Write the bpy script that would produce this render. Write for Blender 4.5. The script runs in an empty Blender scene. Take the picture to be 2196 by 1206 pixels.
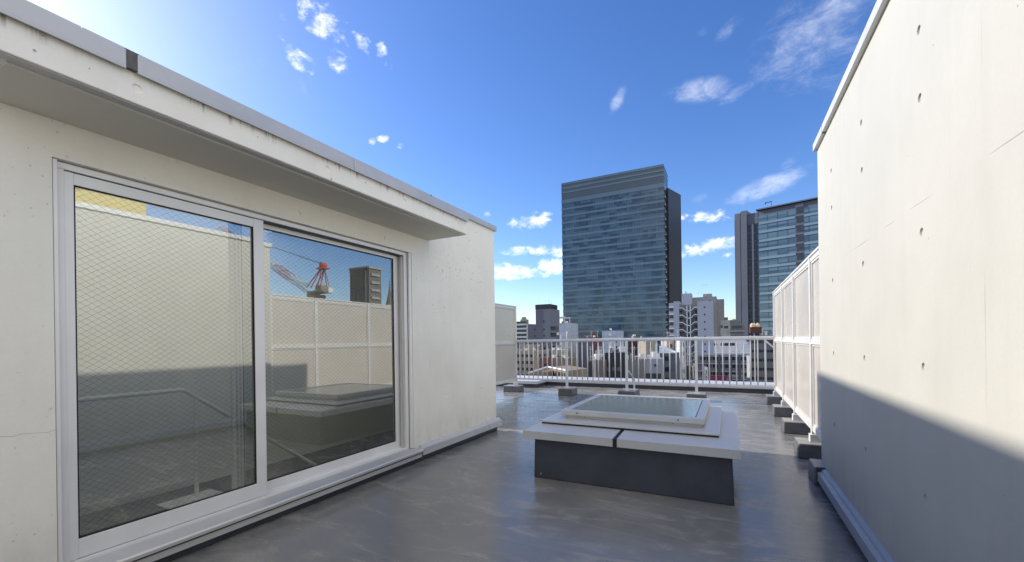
import bpy, bmesh, math, random
from mathutils import Vector, Matrix
random.seed(7)
S = bpy.context.scene
COL = S.collection
V = Vector

# ------------------------------------------------------------------ camera
PW, FPX, PX, PY, ROLL, EYE = 2196.0, 909.0, 1098.0, 731.0, 0.0140, 1.35
YAW = math.atan((1560 - PX) / FPX)
FWD = V((-math.sin(YAW), math.cos(YAW), 0)); RGT0 = V((math.cos(YAW), math.sin(YAW), 0)); UP0 = V((0, 0, 1))
RGT = RGT0 * math.cos(ROLL) - UP0 * math.sin(ROLL)
UPV = RGT0 * math.sin(ROLL) + UP0 * math.cos(ROLL)
cd = bpy.data.cameras.new('camera'); cam = bpy.data.objects.new('camera', cd); COL.objects.link(cam)
cd.sensor_width = 36; cd.sensor_fit = 'HORIZONTAL'; cd.lens = FPX / PW * 36
cd.shift_y = (PY - 603) / PW; cd.clip_start = 0.05; cd.clip_end = 6000
M = Matrix.Identity(4)
for r in range(3):
    M[r][0], M[r][1], M[r][2] = RGT[r], UPV[r], -FWD[r]
M[0][3], M[1][3], M[2][3] = 0, 0, EYE
cam.matrix_world = M
S.camera = cam
def ray(px, py): return FWD + RGT * ((px - PX) / FPX) - UPV * ((py - PY) / FPX)
def at(px, py, Y):                       # real point on the plane y = Y seen in that direction
    r = ray(px, py); t = Y / r.y
    return V((0, 0, EYE)) + r * t
XG = -3.21
def mir(px, py, Y):                      # where a thing mirrored by the door glass really stands
    p = at(px, py, Y); return V((2 * XG - p.x, p.y, p.z))

# ------------------------------------------------------------------ sun and sky
TO_SUN = V((-1, 0.008, 0.537)).normalized()
EL = math.asin(TO_SUN.z); AZ = math.atan2(TO_SUN.x, TO_SUN.y)
sd = bpy.data.lights.new('sun', 'SUN'); so = bpy.data.objects.new('sun', sd); COL.objects.link(so)
sd.energy = 3.5; sd.angle = math.radians(1.0); sd.color = (1, 0.942, 0.85)
so.rotation_euler = TO_SUN.to_track_quat('Z', 'Y').to_euler(); so.location = (-20, 0, 20)
S.view_settings.view_transform = 'Standard'; S.view_settings.look = 'None'
S.view_settings.gamma = 1.0; S.view_settings.exposure = 0.74; S.view_settings.use_curve_mapping = False
S.cycles.use_denoising = True
S.cycles.max_bounces = 8; S.cycles.diffuse_bounces = 5; S.cycles.glossy_bounces = 5; S.cycles.transparent_max_bounces = 12
S.cycles.caustics_reflective = False; S.cycles.caustics_refractive = False
S.cycles.sample_clamp_indirect = 8

W = bpy.data.worlds.new('World'); S.world = W; W.use_nodes = True
nt = W.node_tree; nt.nodes.clear()
class G:
    """small node graph helper"""
    def __init__(s, t): s.t = t
    def n(s, kind, **kw):
        nd = s.t.nodes.new(kind)
        for k, v in kw.items():
            if k.startswith('i_'): nd.inputs[k[2:]].default_value = v
            else: setattr(nd, k, v)
        return nd
    def l(s, a, b): s.t.links.new(a, b)
    def m(s, op, a, b=None, c=None, clamp=False):
        nd = s.t.nodes.new('ShaderNodeMath'); nd.operation = op; nd.use_clamp = clamp
        for i, x in enumerate((a, b, c)):
            if x is None: continue
            if isinstance(x, (int, float)): nd.inputs[i].default_value = x
            else: s.l(x, nd.inputs[i])
        return nd.outputs[0]
    def dot(s, a, v):
        nd = s.t.nodes.new('ShaderNodeVectorMath'); nd.operation = 'DOT_PRODUCT'
        s.l(a, nd.inputs[0]); nd.inputs[1].default_value = v
        return nd.outputs['Value']
    def mr(s, x, a, b, c=0.0, d=1.0, smooth=False):
        nd = s.t.nodes.new('ShaderNodeMapRange'); nd.clamp = True
        if smooth: nd.interpolation_type = 'SMOOTHSTEP'
        s.l(x, nd.inputs[0])
        for i, q in zip((1, 2, 3, 4), (a, b, c, d)): nd.inputs[i].default_value = q
        return nd.outputs[0]
    def mix(s, f, a, b, mode='MIX'):
        nd = s.t.nodes.new('ShaderNodeMix'); nd.data_type = 'RGBA'; nd.blend_type = mode
        for i, x in ((0, f), (6, a), (7, b)):
            if isinstance(x, (int, float)): nd.inputs[i].default_value = x
            elif isinstance(x, tuple): nd.inputs[i].default_value = x if len(x) == 4 else x + (1,)
            else: s.l(x, nd.inputs[i])
        return nd.outputs[2]
    def noise(s, vec, scale, detail=4, rough=0.55, sc=None, dist=0.0):
        if sc:
            mp = s.t.nodes.new('ShaderNodeMapping'); s.l(vec, mp.inputs[0]); mp.inputs['Scale'].default_value = sc; vec = mp.outputs[0]
        nd = s.n('ShaderNodeTexNoise', i_Scale=scale, i_Detail=detail, i_Roughness=rough, i_Distortion=dist)
        s.l(vec, nd.inputs['Vector']); return nd.outputs['Fac']
g = G(nt)
sky = g.n('ShaderNodeTexSky', sky_type='NISHITA', sun_disc=False, sun_elevation=EL, sun_rotation=AZ,
          air_density=1.0, dust_density=0.45, ozone_density=3.0, altitude=60)
tc = g.n('ShaderNodeTexCoord').outputs['Generated']
hs = g.n('ShaderNodeHueSaturation', i_Saturation=1.22, i_Value=1.0)
hs.inputs['Hue'].default_value = 0.512
g.l(sky.outputs[0], hs.inputs['Color'])
# clouds: (px, py, width, height, turn in degrees, density)
puffs = [(692, 45, 120, 70, 35, 1.0), (600, 25, 40, 26, 30, .62), (608, 86, 26, 26, 20, .6), (748, 38, 40, 40, -40, .5),
         (641, 127, 78, 48, 25, .9), (730, 126, 60, 66, 50, .9), (780, 92, 60, 34, 50, .85), (816, 103, 36, 36, 40, .85),
         (834, 140, 26, 20, 0, .4), (822, 298, 28, 20, -20, 1.1), (797, 303, 24, 17, 10, 1.0), (859, 314, 20, 17, -30, .9),
         (1137, 474, 90, 38, -8, 1.2), (1085, 477, 20, 16, -10, .6), (1050, 457, 40, 13, -18, .65),
         (1140, 537, 125, 22, -3, 1.2), (1200, 542, 60, 26, 12, 1.1), (1100, 579, 150, 28, 5, 1.35), (1185, 572, 76, 36, 5, 1.35), (1085, 594, 110, 15, 0, 1.2),
         (1122, 604, 56, 8, -4, .7), (1522, 465, 92, 30, 3, 1.15), (1465, 464, 40, 18, -8, 1.0), (1525, 527, 160, 32, -10, 1.25), (1560, 548, 66, 14, -8, .8)]
wisps = [(1645, 400, 190, 42, -17, .75), (1500, 427, 50, 22, -35, .4), (1505, 192, 130, 52, 6, .72), (1575, 203, 90, 32, -15, .5), (1690, 350, 50, 26, -40, .5),
         (1325, 215, 70, 24, -60, .55), (1740, 70, 340, 190, -30, .50), (1690, 40, 170, 60, -40, .30), (1800, 120, 200, 150, -40, .35), (1500, 78, 60, 22, -50, .33), (1565, 60, 80, 30, -30, .4),
         (640, 190, 200, 50, 10, .22), (560, 70, 60, 60, 0, .2), (520, 140, 260, 90, 20, .18), (1750, 130, 200, 90, -30, .35)]
def U(px, py): return ray(px, py).normalized()
def blob(px, py, w, h, a, d):
    c = U(px, py); ca, sa = math.cos(math.radians(a)), math.sin(math.radians(a))
    e1 = U(px + ca * w / 2, py + sa * w / 2) - c; e2 = U(px - sa * h / 2, py + ca * h / 2) - c
    u = g.m('DIVIDE', g.m('SUBTRACT', g.dot(tc, e1.normalized()), c.dot(e1.normalized())), e1.length)
    w_ = g.m('DIVIDE', g.m('SUBTRACT', g.dot(tc, e2.normalized()), c.dot(e2.normalized())), e2.length)
    r2 = g.m('ADD', g.m('MULTIPLY', u, u), g.m('MULTIPLY', w_, w_))
    mk = g.m('MULTIPLY', g.mr(r2, 2.0, 0.0), d)
    return g.m('MULTIPLY', mk, g.m('GREATER_THAN', g.dot(tc, c), 0.5))
def allof(lst):
    acc = None
    for q in lst:
        b = blob(*q); acc = b if acc is None else g.m('MAXIMUM', acc, b)
    return acc
n1 = g.noise(tc, 34, 8, 0.66, sc=(1, 1, 1.5), dist=0.25); n2 = g.noise(tc, 16, 9, 0.72, sc=(1.0, 1.0, 1.9), dist=0.35)
pf = allof(puffs); ws = allof(wisps)
dp = g.m('MULTIPLY', g.mr(g.m('ADD', pf, g.m('MULTIPLY', g.m('SUBTRACT', n1, 0.5), 3.0)), 0.52, 1.75, 0, 1, True), 0.92)
dp = g.m('MULTIPLY', dp, g.mr(pf, 0.0, 0.35))
dw = g.mr(g.m('ADD', g.m('MULTIPLY', ws, 2.1), g.m('MULTIPLY', g.m('SUBTRACT', n2, 0.5), 3.4)), 0.30, 3.2, 0, 0.62, True)
dw = g.m('MULTIPLY', dw, g.mr(ws, 0.0, 0.45))
# added bright cloud patch behind the camera, out of view, to fill the shaded walls
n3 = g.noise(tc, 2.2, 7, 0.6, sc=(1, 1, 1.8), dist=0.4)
fill_cloud = g.m('MULTIPLY', g.mr(g.dot(tc, V((0.62, -0.55, 0.56)).normalized()), 0.50, 0.68, 0, 1, True), g.mr(n3, 0.30, 0.56, 0.1, 0.95, True))
cl = g.m('MAXIMUM', g.m('MAXIMUM', dp, dw), fill_cloud, clamp=True)
cloudcol = g.mix(n1, (7.6, 7.9, 8.4), (11.0, 10.8, 10.5))
skc = g.mix(1.0, hs.outputs[0], (1.24, 1.26, 1.30), 'MULTIPLY')
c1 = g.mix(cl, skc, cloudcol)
gl = g.m('POWER', g.m('MAXIMUM', g.dot(tc, TO_SUN), 0.0), 16.0)
c2 = g.mix(1.0, c1, g.mix(gl, (0, 0, 0), (1.6, 1.6, 1.6)), 'ADD')
bg = g.n('ShaderNodeBackground', i_Strength=0.10); g.l(c2, bg.inputs[0])
out = g.n('ShaderNodeOutputWorld'); g.l(bg.outputs[0], out.inputs[0])

# ------------------------------------------------------------------ materials
MATS = {}
def newmat(name):
    m = bpy.data.materials.new(name); m.use_nodes = True; m.node_tree.nodes.clear()
    gg = G(m.node_tree); b = gg.n('ShaderNodeBsdfPrincipled'); o = gg.n('ShaderNodeOutputMaterial')
    gg.l(b.outputs[0], o.inputs[0]); MATS[name] = m
    return m, gg, b, o
def c4(c): return (c[0], c[1], c[2], 1)
def bump(gg, h, b, dist, strength=1.0):
    bn = gg.n('ShaderNodeBump', i_Distance=dist, i_Strength=strength); gg.l(h, bn.inputs['Height']); gg.l(bn.outputs[0], b.inputs['Normal'])
def plain(name, col, rough=0.5, metal=0.0, var=0.12, scale=6, bdist=0.0, spec=0.5, island=False):
    if name in MATS: return MATS[name]
    m, gg, b, o = newmat(name)
    p = gg.n('ShaderNodeNewGeometry').outputs['Position']
    n = gg.noise(p, scale, 5, 0.6)
    lo = tuple(x * (1 - var) for x in col); hi = tuple(min(1, x * (1 + var)) for x in col)
    c = gg.mix(gg.mr(n, 0.3, 0.7), lo, hi)
    gg.l(c, b.inputs['Base Color']); b.inputs['Metallic'].default_value = metal
    b.inputs['Specular IOR Level'].default_value = spec
    gg.l(gg.mr(n, 0.25, 0.75, max(0, rough - .07), rough + .07), b.inputs['Roughness'])
    if bdist: bump(gg, gg.noise(p, scale * 12, 3), b, bdist)
    return m
def concrete(name, col, pit=1.0, streak=0.5, hline=None, vlines=(), patch=None, rough=.62, drips=None):
    """painted fair-faced concrete: soft mottling, bug holes in clusters, faint board joints"""
    m, gg, b, o = newmat(name)
    p = gg.n('ShaderNodeNewGeometry').outputs['Position']
    sep = gg.n('ShaderNodeSeparateXYZ'); gg.l(p, sep.inputs[0])
    big = gg.noise(p, 0.9, 5, 0.6); fine = gg.noise(p, 60, 4, 0.7); mid = gg.noise(p, 5, 5, 0.6)
    lo = tuple(x * .93 for x in col); hi = tuple(min(.93, x * 1.05) for x in col)
    c = gg.mix(gg.mr(big, .3, .7), lo, hi)
    c = gg.mix(gg.m('MULTIPLY', gg.mr(mid, .45, .8), .35), c, tuple(x * .88 for x in col))
    c = gg.mix(gg.m('MULTIPLY', gg.mr(fine, .3, .8), .30), c, tuple(x * .78 for x in col))
    st = gg.noise(p, 5, 4, .6, sc=(1.6, 1.6, .07))
    c = gg.mix(gg.m('MULTIPLY', gg.mr(st, .52, .8), streak), c, tuple(x * .74 for x in (col[0], col[1], col[2] * .97)))
    bl = gg.noise(p, 1.4, 6, .7, sc=(1, 1.3, .6), dist=.6)
    c = gg.mix(gg.m('MULTIPLY', gg.mr(bl, .50, .74), .34), c, tuple(x * y for x, y in zip(col, (.80, .79, .76))))
    c = gg.mix(gg.m('MULTIPLY', gg.mr(gg.noise(p, .35, 3, .5, sc=(1, 1, .15)), .45, .6), .16), c, tuple(x * .84 for x in col))
    gr = gg.m('MULTIPLY', gg.mr(sep.outputs[2], .55, .12), gg.mr(gg.noise(p, 6, 5, .7, sc=(1, 1, .35)), .38, .7))
    c = gg.mix(gg.m('MULTIPLY', gr, .38), c, (.22, .20, .17))
    # bug holes
    def pits(scale, r, thr):
        vo = gg.n('ShaderNodeTexVoronoi', i_Scale=scale); gg.l(p, vo.inputs['Vector'])
        rnd = gg.n('ShaderNodeSeparateColor'); gg.l(vo.outputs['Color'], rnd.inputs[0])
        d = gg.mr(gg.m('DIVIDE', vo.outputs['Distance'], gg.m('ADD', gg.m('MULTIPLY', rnd.outputs[2], rnd.outputs[1]), .3)), r * 1.5, r * .8)
        return gg.m('MULTIPLY', d, gg.m('GREATER_THAN', rnd.outputs[0], thr))
    clus = gg.mr(gg.noise(p, 1.7, 3, .6), .42, .62)
    pt = gg.m('MAXIMUM', gg.m('MULTIPLY', pits(24, .17, .62), clus), pits(9, .030, .55))
    pt = gg.m('MULTIPLY', pt, pit)
    if patch:                       # a patch of clustered holes: (axis values y, z, radius)
        dy = gg.m('SUBTRACT', sep.outputs[1], patch[0]); dz = gg.m('SUBTRACT', sep.outputs[2], patch[1])
        rr = gg.m('ADD', gg.m('MULTIPLY', dy, dy), gg.m('MULTIPLY', dz, gg.m('MULTIPLY', dz, 3.0)))
        inn = gg.mr(rr, patch[2] ** 2, 0.0)
        pt = gg.m('MAXIMUM', pt, gg.m('MULTIPLY', pits(38, .32, .45), inn))
    c = gg.mix(gg.m('MULTIPLY', pt, .62), c, (.16, .145, .12))
    hgt = gg.m('SUBTRACT', gg.m('MULTIPLY', fine, .25), gg.m('MULTIPLY', pt, 1.5))
    lines = None
    def ln(coord, v, w):
        wob = gg.m('MULTIPLY', gg.m('SUBTRACT', gg.noise(p, 2.5, 2), .5), .012)
        return gg.mr(gg.m('ABSOLUTE', gg.m('SUBTRACT', gg.m('ADD', coord, wob), v)), w, w * .3)
    if hline is not None: lines = ln(sep.outputs[2], hline, .0035)
    for v in vlines:
        q = ln(sep.outputs[1], v, .0035); lines = q if lines is None else gg.m('MAXIMUM', lines, q)
    if lines is not None:
        lines = gg.m('MULTIPLY', lines, gg.mr(gg.noise(p, 2.2, 3), .45, .68))
        c = gg.mix(gg.m('MULTIPLY', lines, .38), c, (.22, .20, .17))
        hgt = gg.m('SUBTRACT', hgt, lines)
    if drips:                       # black runs below a coping: (z of top)
        dn = gg.noise(p, 30, 3, .7, sc=(1, 1, .03)); on = gg.noise(p, 1.6, 2, .6, sc=(1, 1, .02))
        dz = gg.mr(sep.outputs[2], drips - .075, drips - .02)
        dm = gg.m('MULTIPLY', gg.m('MULTIPLY', gg.mr(dn, .54, .64), gg.mr(on, .38, .52)), dz)
        dm = gg.m('MULTIPLY', dm, gg.mr(sep.outputs[2], drips - .008, drips - .016))
        c = gg.mix(gg.m('MULTIPLY', dm, .7), c, (.10, .09, .08))
    gg.l(c, b.inputs['Base Color']); b.inputs['Roughness'].default_value = rough
    bump(gg, hgt, b, .004, .6)
    return m
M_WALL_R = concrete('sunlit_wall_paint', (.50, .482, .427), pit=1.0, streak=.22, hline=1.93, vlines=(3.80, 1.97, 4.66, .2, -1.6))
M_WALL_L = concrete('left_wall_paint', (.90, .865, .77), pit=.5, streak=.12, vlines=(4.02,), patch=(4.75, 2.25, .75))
M_FASCIA = concrete('canopy_fascia_paint', (.88, .85, .78), pit=1.3, streak=.3, drips=2.716)
M_SOFFIT = plain('canopy_soffit_paint', (.66, .64, .56), .7, var=.04, scale=2)
M_INT = plain('interior_plaster', (.84, .83, .79), .8, var=.04)
M_INTF = plain('interior_floor_sheet', (.06, .075, .07), .35, var=.2)
M_ALU = plain('satin_aluminium', (.62, .61, .60), .38, .55, .05, 3)
M_ALUW = plain('pale_anodised_aluminium', (.82, .81, .79), .40, .12, .05, 3)
M_COP = plain('grey_metal_coping', (.50, .50, .51), .45, .3, .06, 3)
M_COPL = plain('light_metal_coping', (.57, .565, .555), .45, .25, .06, 3)
M_FLASH = plain('pale_metal_flashing', (.58, .575, .57), .42, .25, .06, 3)
M_FLR = plain('blue_grey_flashing', (.36, .37, .40), .45, .2, .08, 3)
M_JOINT = plain('black_joint_sealant', (.02, .02, .022), .6)
M_JGREY = plain('weathered_joint_cover', (.10, .097, .095), .7, var=.3, scale=30)
M_RAIL = plain('railing_aluminium', (.72, .72, .73), .4, .2, .05, 4)
M_SCREENF = plain('screen_frame_aluminium', (.68, .665, .63), .42, .2, .05, 4)
M_SCREEN = plain('frosted_beige_screen_sheet', (.50, .465, .415), .25, 0, .05, 1.2)
M_BLACK = plain('black_steel', (.03, .03, .032), .5)
M_WIRE = plain('wire_in_glass', (.07, .07, .06), .8, 0, spec=.1)
M_CHROME = plain('chrome_lock', (.7, .7, .7), .2, 1.0)
M_TUBE = plain('painted_handrail_tube', (.88, .88, .85), .5)
M_RUBBER = plain('rubber_gasket', (.012, .012, .012), .7)

def deck_mat():
    m, gg, b, o = newmat('grey_urethane_deck_coating')
    p = gg.n('ShaderNodeNewGeometry').outputs['Position']
    big = gg.noise(p, .55, 6, .62, dist=.8); mid = gg.noise(p, 2.6, 6, .65, sc=(.6, 1.5, 1), dist=1.2); fine = gg.noise(p, 45, 3, .6)
    c = gg.mix(gg.mr(big, .3, .7), (.165, .162, .162), (.26, .247, .222))
    c = gg.mix(gg.m('MULTIPLY', gg.mr(mid, .48, .72), .6), c, (.42, .39, .335))
    c = gg.mix(gg.m('MULTIPLY', gg.mr(gg.noise(p, 7, 4, .7, dist=2), .62, .72), .35), c, (.09, .088, .09))
    sp_ = gg.n('ShaderNodeSeparateXYZ'); gg.l(p, sp_.inputs[0])
    roll = gg.noise(p, 3.0, 5, .65, sc=(.25, 2.2, 1), dist=.5)
    c = gg.mix(gg.m('MULTIPLY', gg.mr(roll, .5, .72), .28), c, (.13, .128, .13))
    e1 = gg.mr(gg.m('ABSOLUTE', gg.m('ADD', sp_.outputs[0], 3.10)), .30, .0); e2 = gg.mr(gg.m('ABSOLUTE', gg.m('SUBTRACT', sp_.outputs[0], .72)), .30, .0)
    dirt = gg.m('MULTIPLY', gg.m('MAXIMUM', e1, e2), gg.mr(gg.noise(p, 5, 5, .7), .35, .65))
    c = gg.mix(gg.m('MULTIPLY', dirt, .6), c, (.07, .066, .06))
    spk = gg.noise(p, 70, 2, .5); c = gg.mix(gg.m('MULTIPLY', gg.mr(spk, .70, .76), .5), c, (.06, .06, .06))
    sm = gg.mr(gg.m('ABSOLUTE', gg.m('SUBTRACT', gg.m('FRACT', gg.m('DIVIDE', gg.m('ADD', sp_.outputs[1], gg.m('MULTIPLY', big, .05)), 1.02)), .5)), .006, .001)
    c = gg.mix(gg.m('MULTIPLY', sm, gg.m('MULTIPLY', gg.mr(gg.noise(p, 1.1, 2), .42, .58), .45)), c, (.10, .10, .105))
    gg.l(c, b.inputs['Base Color'])
    r = gg.m('ADD', gg.mr(mid, .35, .7, .14, .34), gg.mr(fine, .3, .7, -.02, .03)); gg.l(r, b.inputs['Roughness'])
    b.inputs['Specular IOR Level'].default_value = .42
    h = gg.m('ADD', gg.m('MULTIPLY', gg.noise(p, 3.2, 4, .55, sc=(.8, 1.6, 1), dist=1), 1.0), gg.m('MULTIPLY', gg.noise(p, 16, 4, .6), .10))
    bump(gg, h, b, .006, .35)
    return m
M_DECK = deck_mat()
def block_mat():
    m, gg, b, o = newmat('coated_ballast_block')
    p = gg.n('ShaderNodeNewGeometry').outputs['Position']; n = gg.noise(p, 8, 5, .65)
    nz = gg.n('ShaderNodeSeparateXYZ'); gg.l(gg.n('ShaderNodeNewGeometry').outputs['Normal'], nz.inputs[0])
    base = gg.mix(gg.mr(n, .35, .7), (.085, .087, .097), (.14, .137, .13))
    lit_top = gg.mix(gg.mr(n, .3, .7), (.22, .21, .195), (.36, .34, .30))
    gg.l(gg.mix(gg.mr(nz.outputs[2], .4, .95), base, lit_top), b.inputs['Base Color'])       # sunlit tops and shaded sides painted into the colour by normal
    b.inputs['Roughness'].default_value = .4; bump(gg, gg.noise(p, 30, 3), b, .003, .4)
    return m
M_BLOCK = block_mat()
M_CURB = plain('dark_curb_coating', (.046, .050, .068), .5, 0, .25, 4, .001)

def glass_mat(name, tint, refl, rough=0.0):
    m, gg, b, o = newmat(name)
    tr = gg.n('ShaderNodeBsdfTransparent'); tr.inputs[0].default_value = c4(tint)
    gl_ = gg.n('ShaderNodeBsdfGlossy', i_Roughness=rough); gl_.inputs[0].default_value = (.92, .93, .90, 1)
    lw = gg.n('ShaderNodeFresnel', i_IOR=1.55)
    f = gg.m('ADD', gg.m('MULTIPLY', lw.outputs[0], 1 - refl), refl, clamp=True)
    bf = gg.n('ShaderNodeNewGeometry').outputs['Backfacing']      # the inner face of the pane lets light out again
    f = gg.m('MULTIPLY', f, gg.m('SUBTRACT', 1.0, bf))
    mx = gg.n('ShaderNodeMixShader'); gg.l(f, mx.inputs[0]); gg.l(tr.outputs[0], mx.inputs[1]); gg.l(gl_.outputs[0], mx.inputs[2])
    gg.l(mx.outputs[0], o.inputs[0]); return m
M_GLASS = glass_mat('wired_door_glass', (.90, .91, .88), .33)
M_GLASS2 = glass_mat('added_roof_glass', (.95, .97, .96), .02)
def skylight_glass():
    m, gg, b, o = newmat('obscured_skylight_glass')
    p = gg.n('ShaderNodeNewGeometry').outputs['Position']; n = gg.noise(p, 26, 4, .6, sc=(1, 2.5, 1))
    gg.l(gg.mix(gg.mr(n, .35, .7), (.24, .285, .245), (.34, .38, .325)), b.inputs['Base Color'])
    b.inputs['Roughness'].default_value = .15; b.inputs['Specular IOR Level'].default_value = .8
    b.inputs['IOR'].default_value = 1.6
    bump(gg, n, b, .0006, .35); return m
M_SKYG = skylight_glass()

# ------------------------------------------------------------------ mesh helpers
class MB:
    def __init__(s): s.v = []; s.f = []
    def box(s, x0, x1, y0, y1, z0, z1):
        n = len(s.v)
        s.v += [(x0, y0, z0), (x1, y0, z0), (x1, y1, z0), (x0, y1, z0), (x0, y0, z1), (x1, y0, z1), (x1, y1, z1), (x0, y1, z1)]
        s.f += [tuple(n + i for i in q) for q in ((0, 3, 2, 1), (4, 5, 6, 7), (0, 1, 5, 4), (1, 2, 6, 5), (2, 3, 7, 6), (3, 0, 4, 7))]
        return s
    def prism(s, pts, lo, hi, axis='z'):
        """pts: polygon counter-clockwise seen from +axis; extruded along the axis"""
        n = len(s.v); k = len(pts)
        def mk(a, b, t): return {'z': (a, b, t), 'y': (b, t, a), 'x': (t, a, b)}[axis]   # (u,v) = (x,y) / (z,x) / (y,z)
        s.v += [mk(a, b, lo) for a, b in pts] + [mk(a, b, hi) for a, b in pts]
        s.f.append(tuple(n + i for i in reversed(range(k)))); s.f.append(tuple(n + k + i for i in range(k)))
        for i in range(k):
            j = (i + 1) % k; s.f.append((n + i, n + j, n + k + j, n + k + i))
        return s
    def tube(s, a, b, r, k=8, r2=None):
        a = V(a); b = V(b); d = (b - a).normalized(); r2 = r if r2 is None else r2
        u = d.orthogonal().normalized(); w = d.cross(u); n = len(s.v)
        for p, rr in ((a, r), (b, r2)):
            for i in range(k):
                t = 2 * math.pi * i / k; s.v.append(tuple(p + (u * math.cos(t) + w * math.sin(t)) * rr))
        for i in range(k):
            j = (i + 1) % k; s.f.append((n + i, n + j, n + k + j, n + k + i))
        s.f.append(tuple(n + i for i in reversed(range(k)))); s.f.append(tuple(n + k + i for i in range(k)))
        return s
    def hexa(s, lo, hi):                # two quads (each 4 points, counter-clockwise from above)
        n = len(s.v); s.v += list(lo) + list(hi)
        s.f += [tuple(n + i for i in q) for q in ((0, 3, 2, 1), (4, 5, 6, 7), (0, 1, 5, 4), (1, 2, 6, 5), (2, 3, 7, 6), (3, 0, 4, 7))]
        return s
    def mesh(s, name, off=(0, 0, 0)):
        me = bpy.data.meshes.new(name); me.from_pydata([(x - off[0], y - off[1], z - off[2]) for x, y, z in s.v], [], s.f); me.update()
        if len(s.f) < 4000:
            q = bmesh.new(); q.from_mesh(me); bmesh.ops.recalc_face_normals(q, faces=q.faces); q.to_mesh(me); q.free()
        return me
def obj(name, mb, mat, parent=None, bev=0.0, local=False, smooth=False):
    """parts are given in world coordinates unless local"""
    off = (0, 0, 0) if (local or parent is None) else wloc(parent)
    me = mb.mesh(name, off) if isinstance(mb, MB) else mb
    if mat: me.materials.append(mat)
    o = bpy.data.objects.new(name, me); COL.objects.link(o); o.parent = parent
    if bev:
        md = o.modifiers.new('bevel', 'BEVEL'); md.width = bev; md.segments = 2; md.limit_method = 'ANGLE'
        md.harden_normals = False
    if smooth:
        for p in me.polygons: p.use_smooth = True
    return o
def wloc(o):
    l = V((0, 0, 0))
    while o is not None: l = l + o.location; o = o.parent
    return l
def root(name, loc, label, cat, group=None, rz=0):
    o = bpy.data.objects.new(name, None); o.empty_display_size = .2; COL.objects.link(o); o.location = loc; o.rotation_euler = (0, 0, rz)
    o['label'] = label; o['category'] = cat
    if group: o['group'] = group
    return o
def tag(o, label, cat, group=None):
    o['label'] = label; o['category'] = cat
    if group: o['group'] = group
    return o
def struct(o): o['kind'] = 'structure'; return o
def dup(o, parent, loc):
    c = o.copy(); COL.objects.link(c); c.parent = parent; c.location = loc; return c
def tie_holes(pts, x, side):
    """shallow round form-tie recesses in a wall plane x = const; side +1: wall faces +x"""
    mb = MB()
    for y, z in pts:
        mb.tube((x + side * .01, y, z), (x - side * .008, y, z), .0235, 24, .018)
    return mb

# ------------------------------------------------------------------ ground and deck
GZ = -34.0
gm, gg, b, o = newmat('asphalt_ground')
p = gg.n('ShaderNodeNewGeometry').outputs['Position']
gg.l(gg.mix(gg.noise(p, .05, 6, .6), (.045, .045, .048), (.10, .098, .092)), b.inputs['Base Color']); b.inputs['Roughness'].default_value = .9
gnd = MB(); gnd.v = [(-4000, -3000, GZ), (4000, -3000, GZ), (4000, 5000, GZ), (-4000, 5000, GZ)]; gnd.f = [(0, 1, 2, 3)]
struct(obj('ground', gnd, gm))
d = MB()                                            # deck, leaving the stair well under the left penthouse open
d.box(-3.36, 7.0, -6, 11.8, -.30, 0); d.box(-9.0, -4.6, -6, 11.8, -.30, 0)
d.box(-4.6, -3.36, -6, 2.25, -.30, 0); d.box(-4.6, -3.36, 5.3, 11.8, -.30, 0)
struct(obj('floor', d, M_DECK))
M_HOST = plain('host_building_render', (.42, .41, .39), .8, 0, .1, 1)
hb = root('apartment_building', (-1, 3, GZ), 'tall pale building whose flat grey roof carries the whole terrace', 'building')
obj('wall', MB().box(-9.3, 7.3, -6.3, 12.75, GZ, -2.9), M_HOST, hb)
obj('wall', MB().box(-9.3, 7.3, 11.81, 12.70, -2.9, .0), M_HOST, hb)

# parapet round the deck edge
pr = root('parapet', (-2, 12.2, 0), 'low dark parapet with pale metal coping along the far roof edge', 'parapet')
obj('kerb', MB().box(-4.87, 7.0, 11.79, 12.66, 0.002, .105).box(-9.0, -4.87, 11.07, 12.66, 0.002, .105), M_CURB, pr, .006)
def coping_prof(y0, y1, x0, x1, z0, z1): return MB().box(x0, x1, y0, y1, z0, z1)
xs = [-4.82, -3.1, -.9, 1.3, 3.6, 7.02]
for i in range(5):
    obj('coping', coping_prof(11.74, 12.72, xs[i] + .004, xs[i + 1] - .004, .107, .19), M_COPL, pr, .004)
obj('coping', coping_prof(11.02, 12.72, -9.02, -4.826, .107, .19), M_COPL, pr, .004)
pr2 = root('side_parapet', (7.1, 3, 0), 'low parapet on the right roof edge hidden behind the sunlit wall', 'parapet')
obj('kerb', MB().box(6.7, 7.0, -6, 11.7, 0.002, .105), M_CURB, pr2); obj('coping', MB().box(6.65, 7.05, -6, 11.7, .107, .19), M_COPL, pr2)

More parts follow.
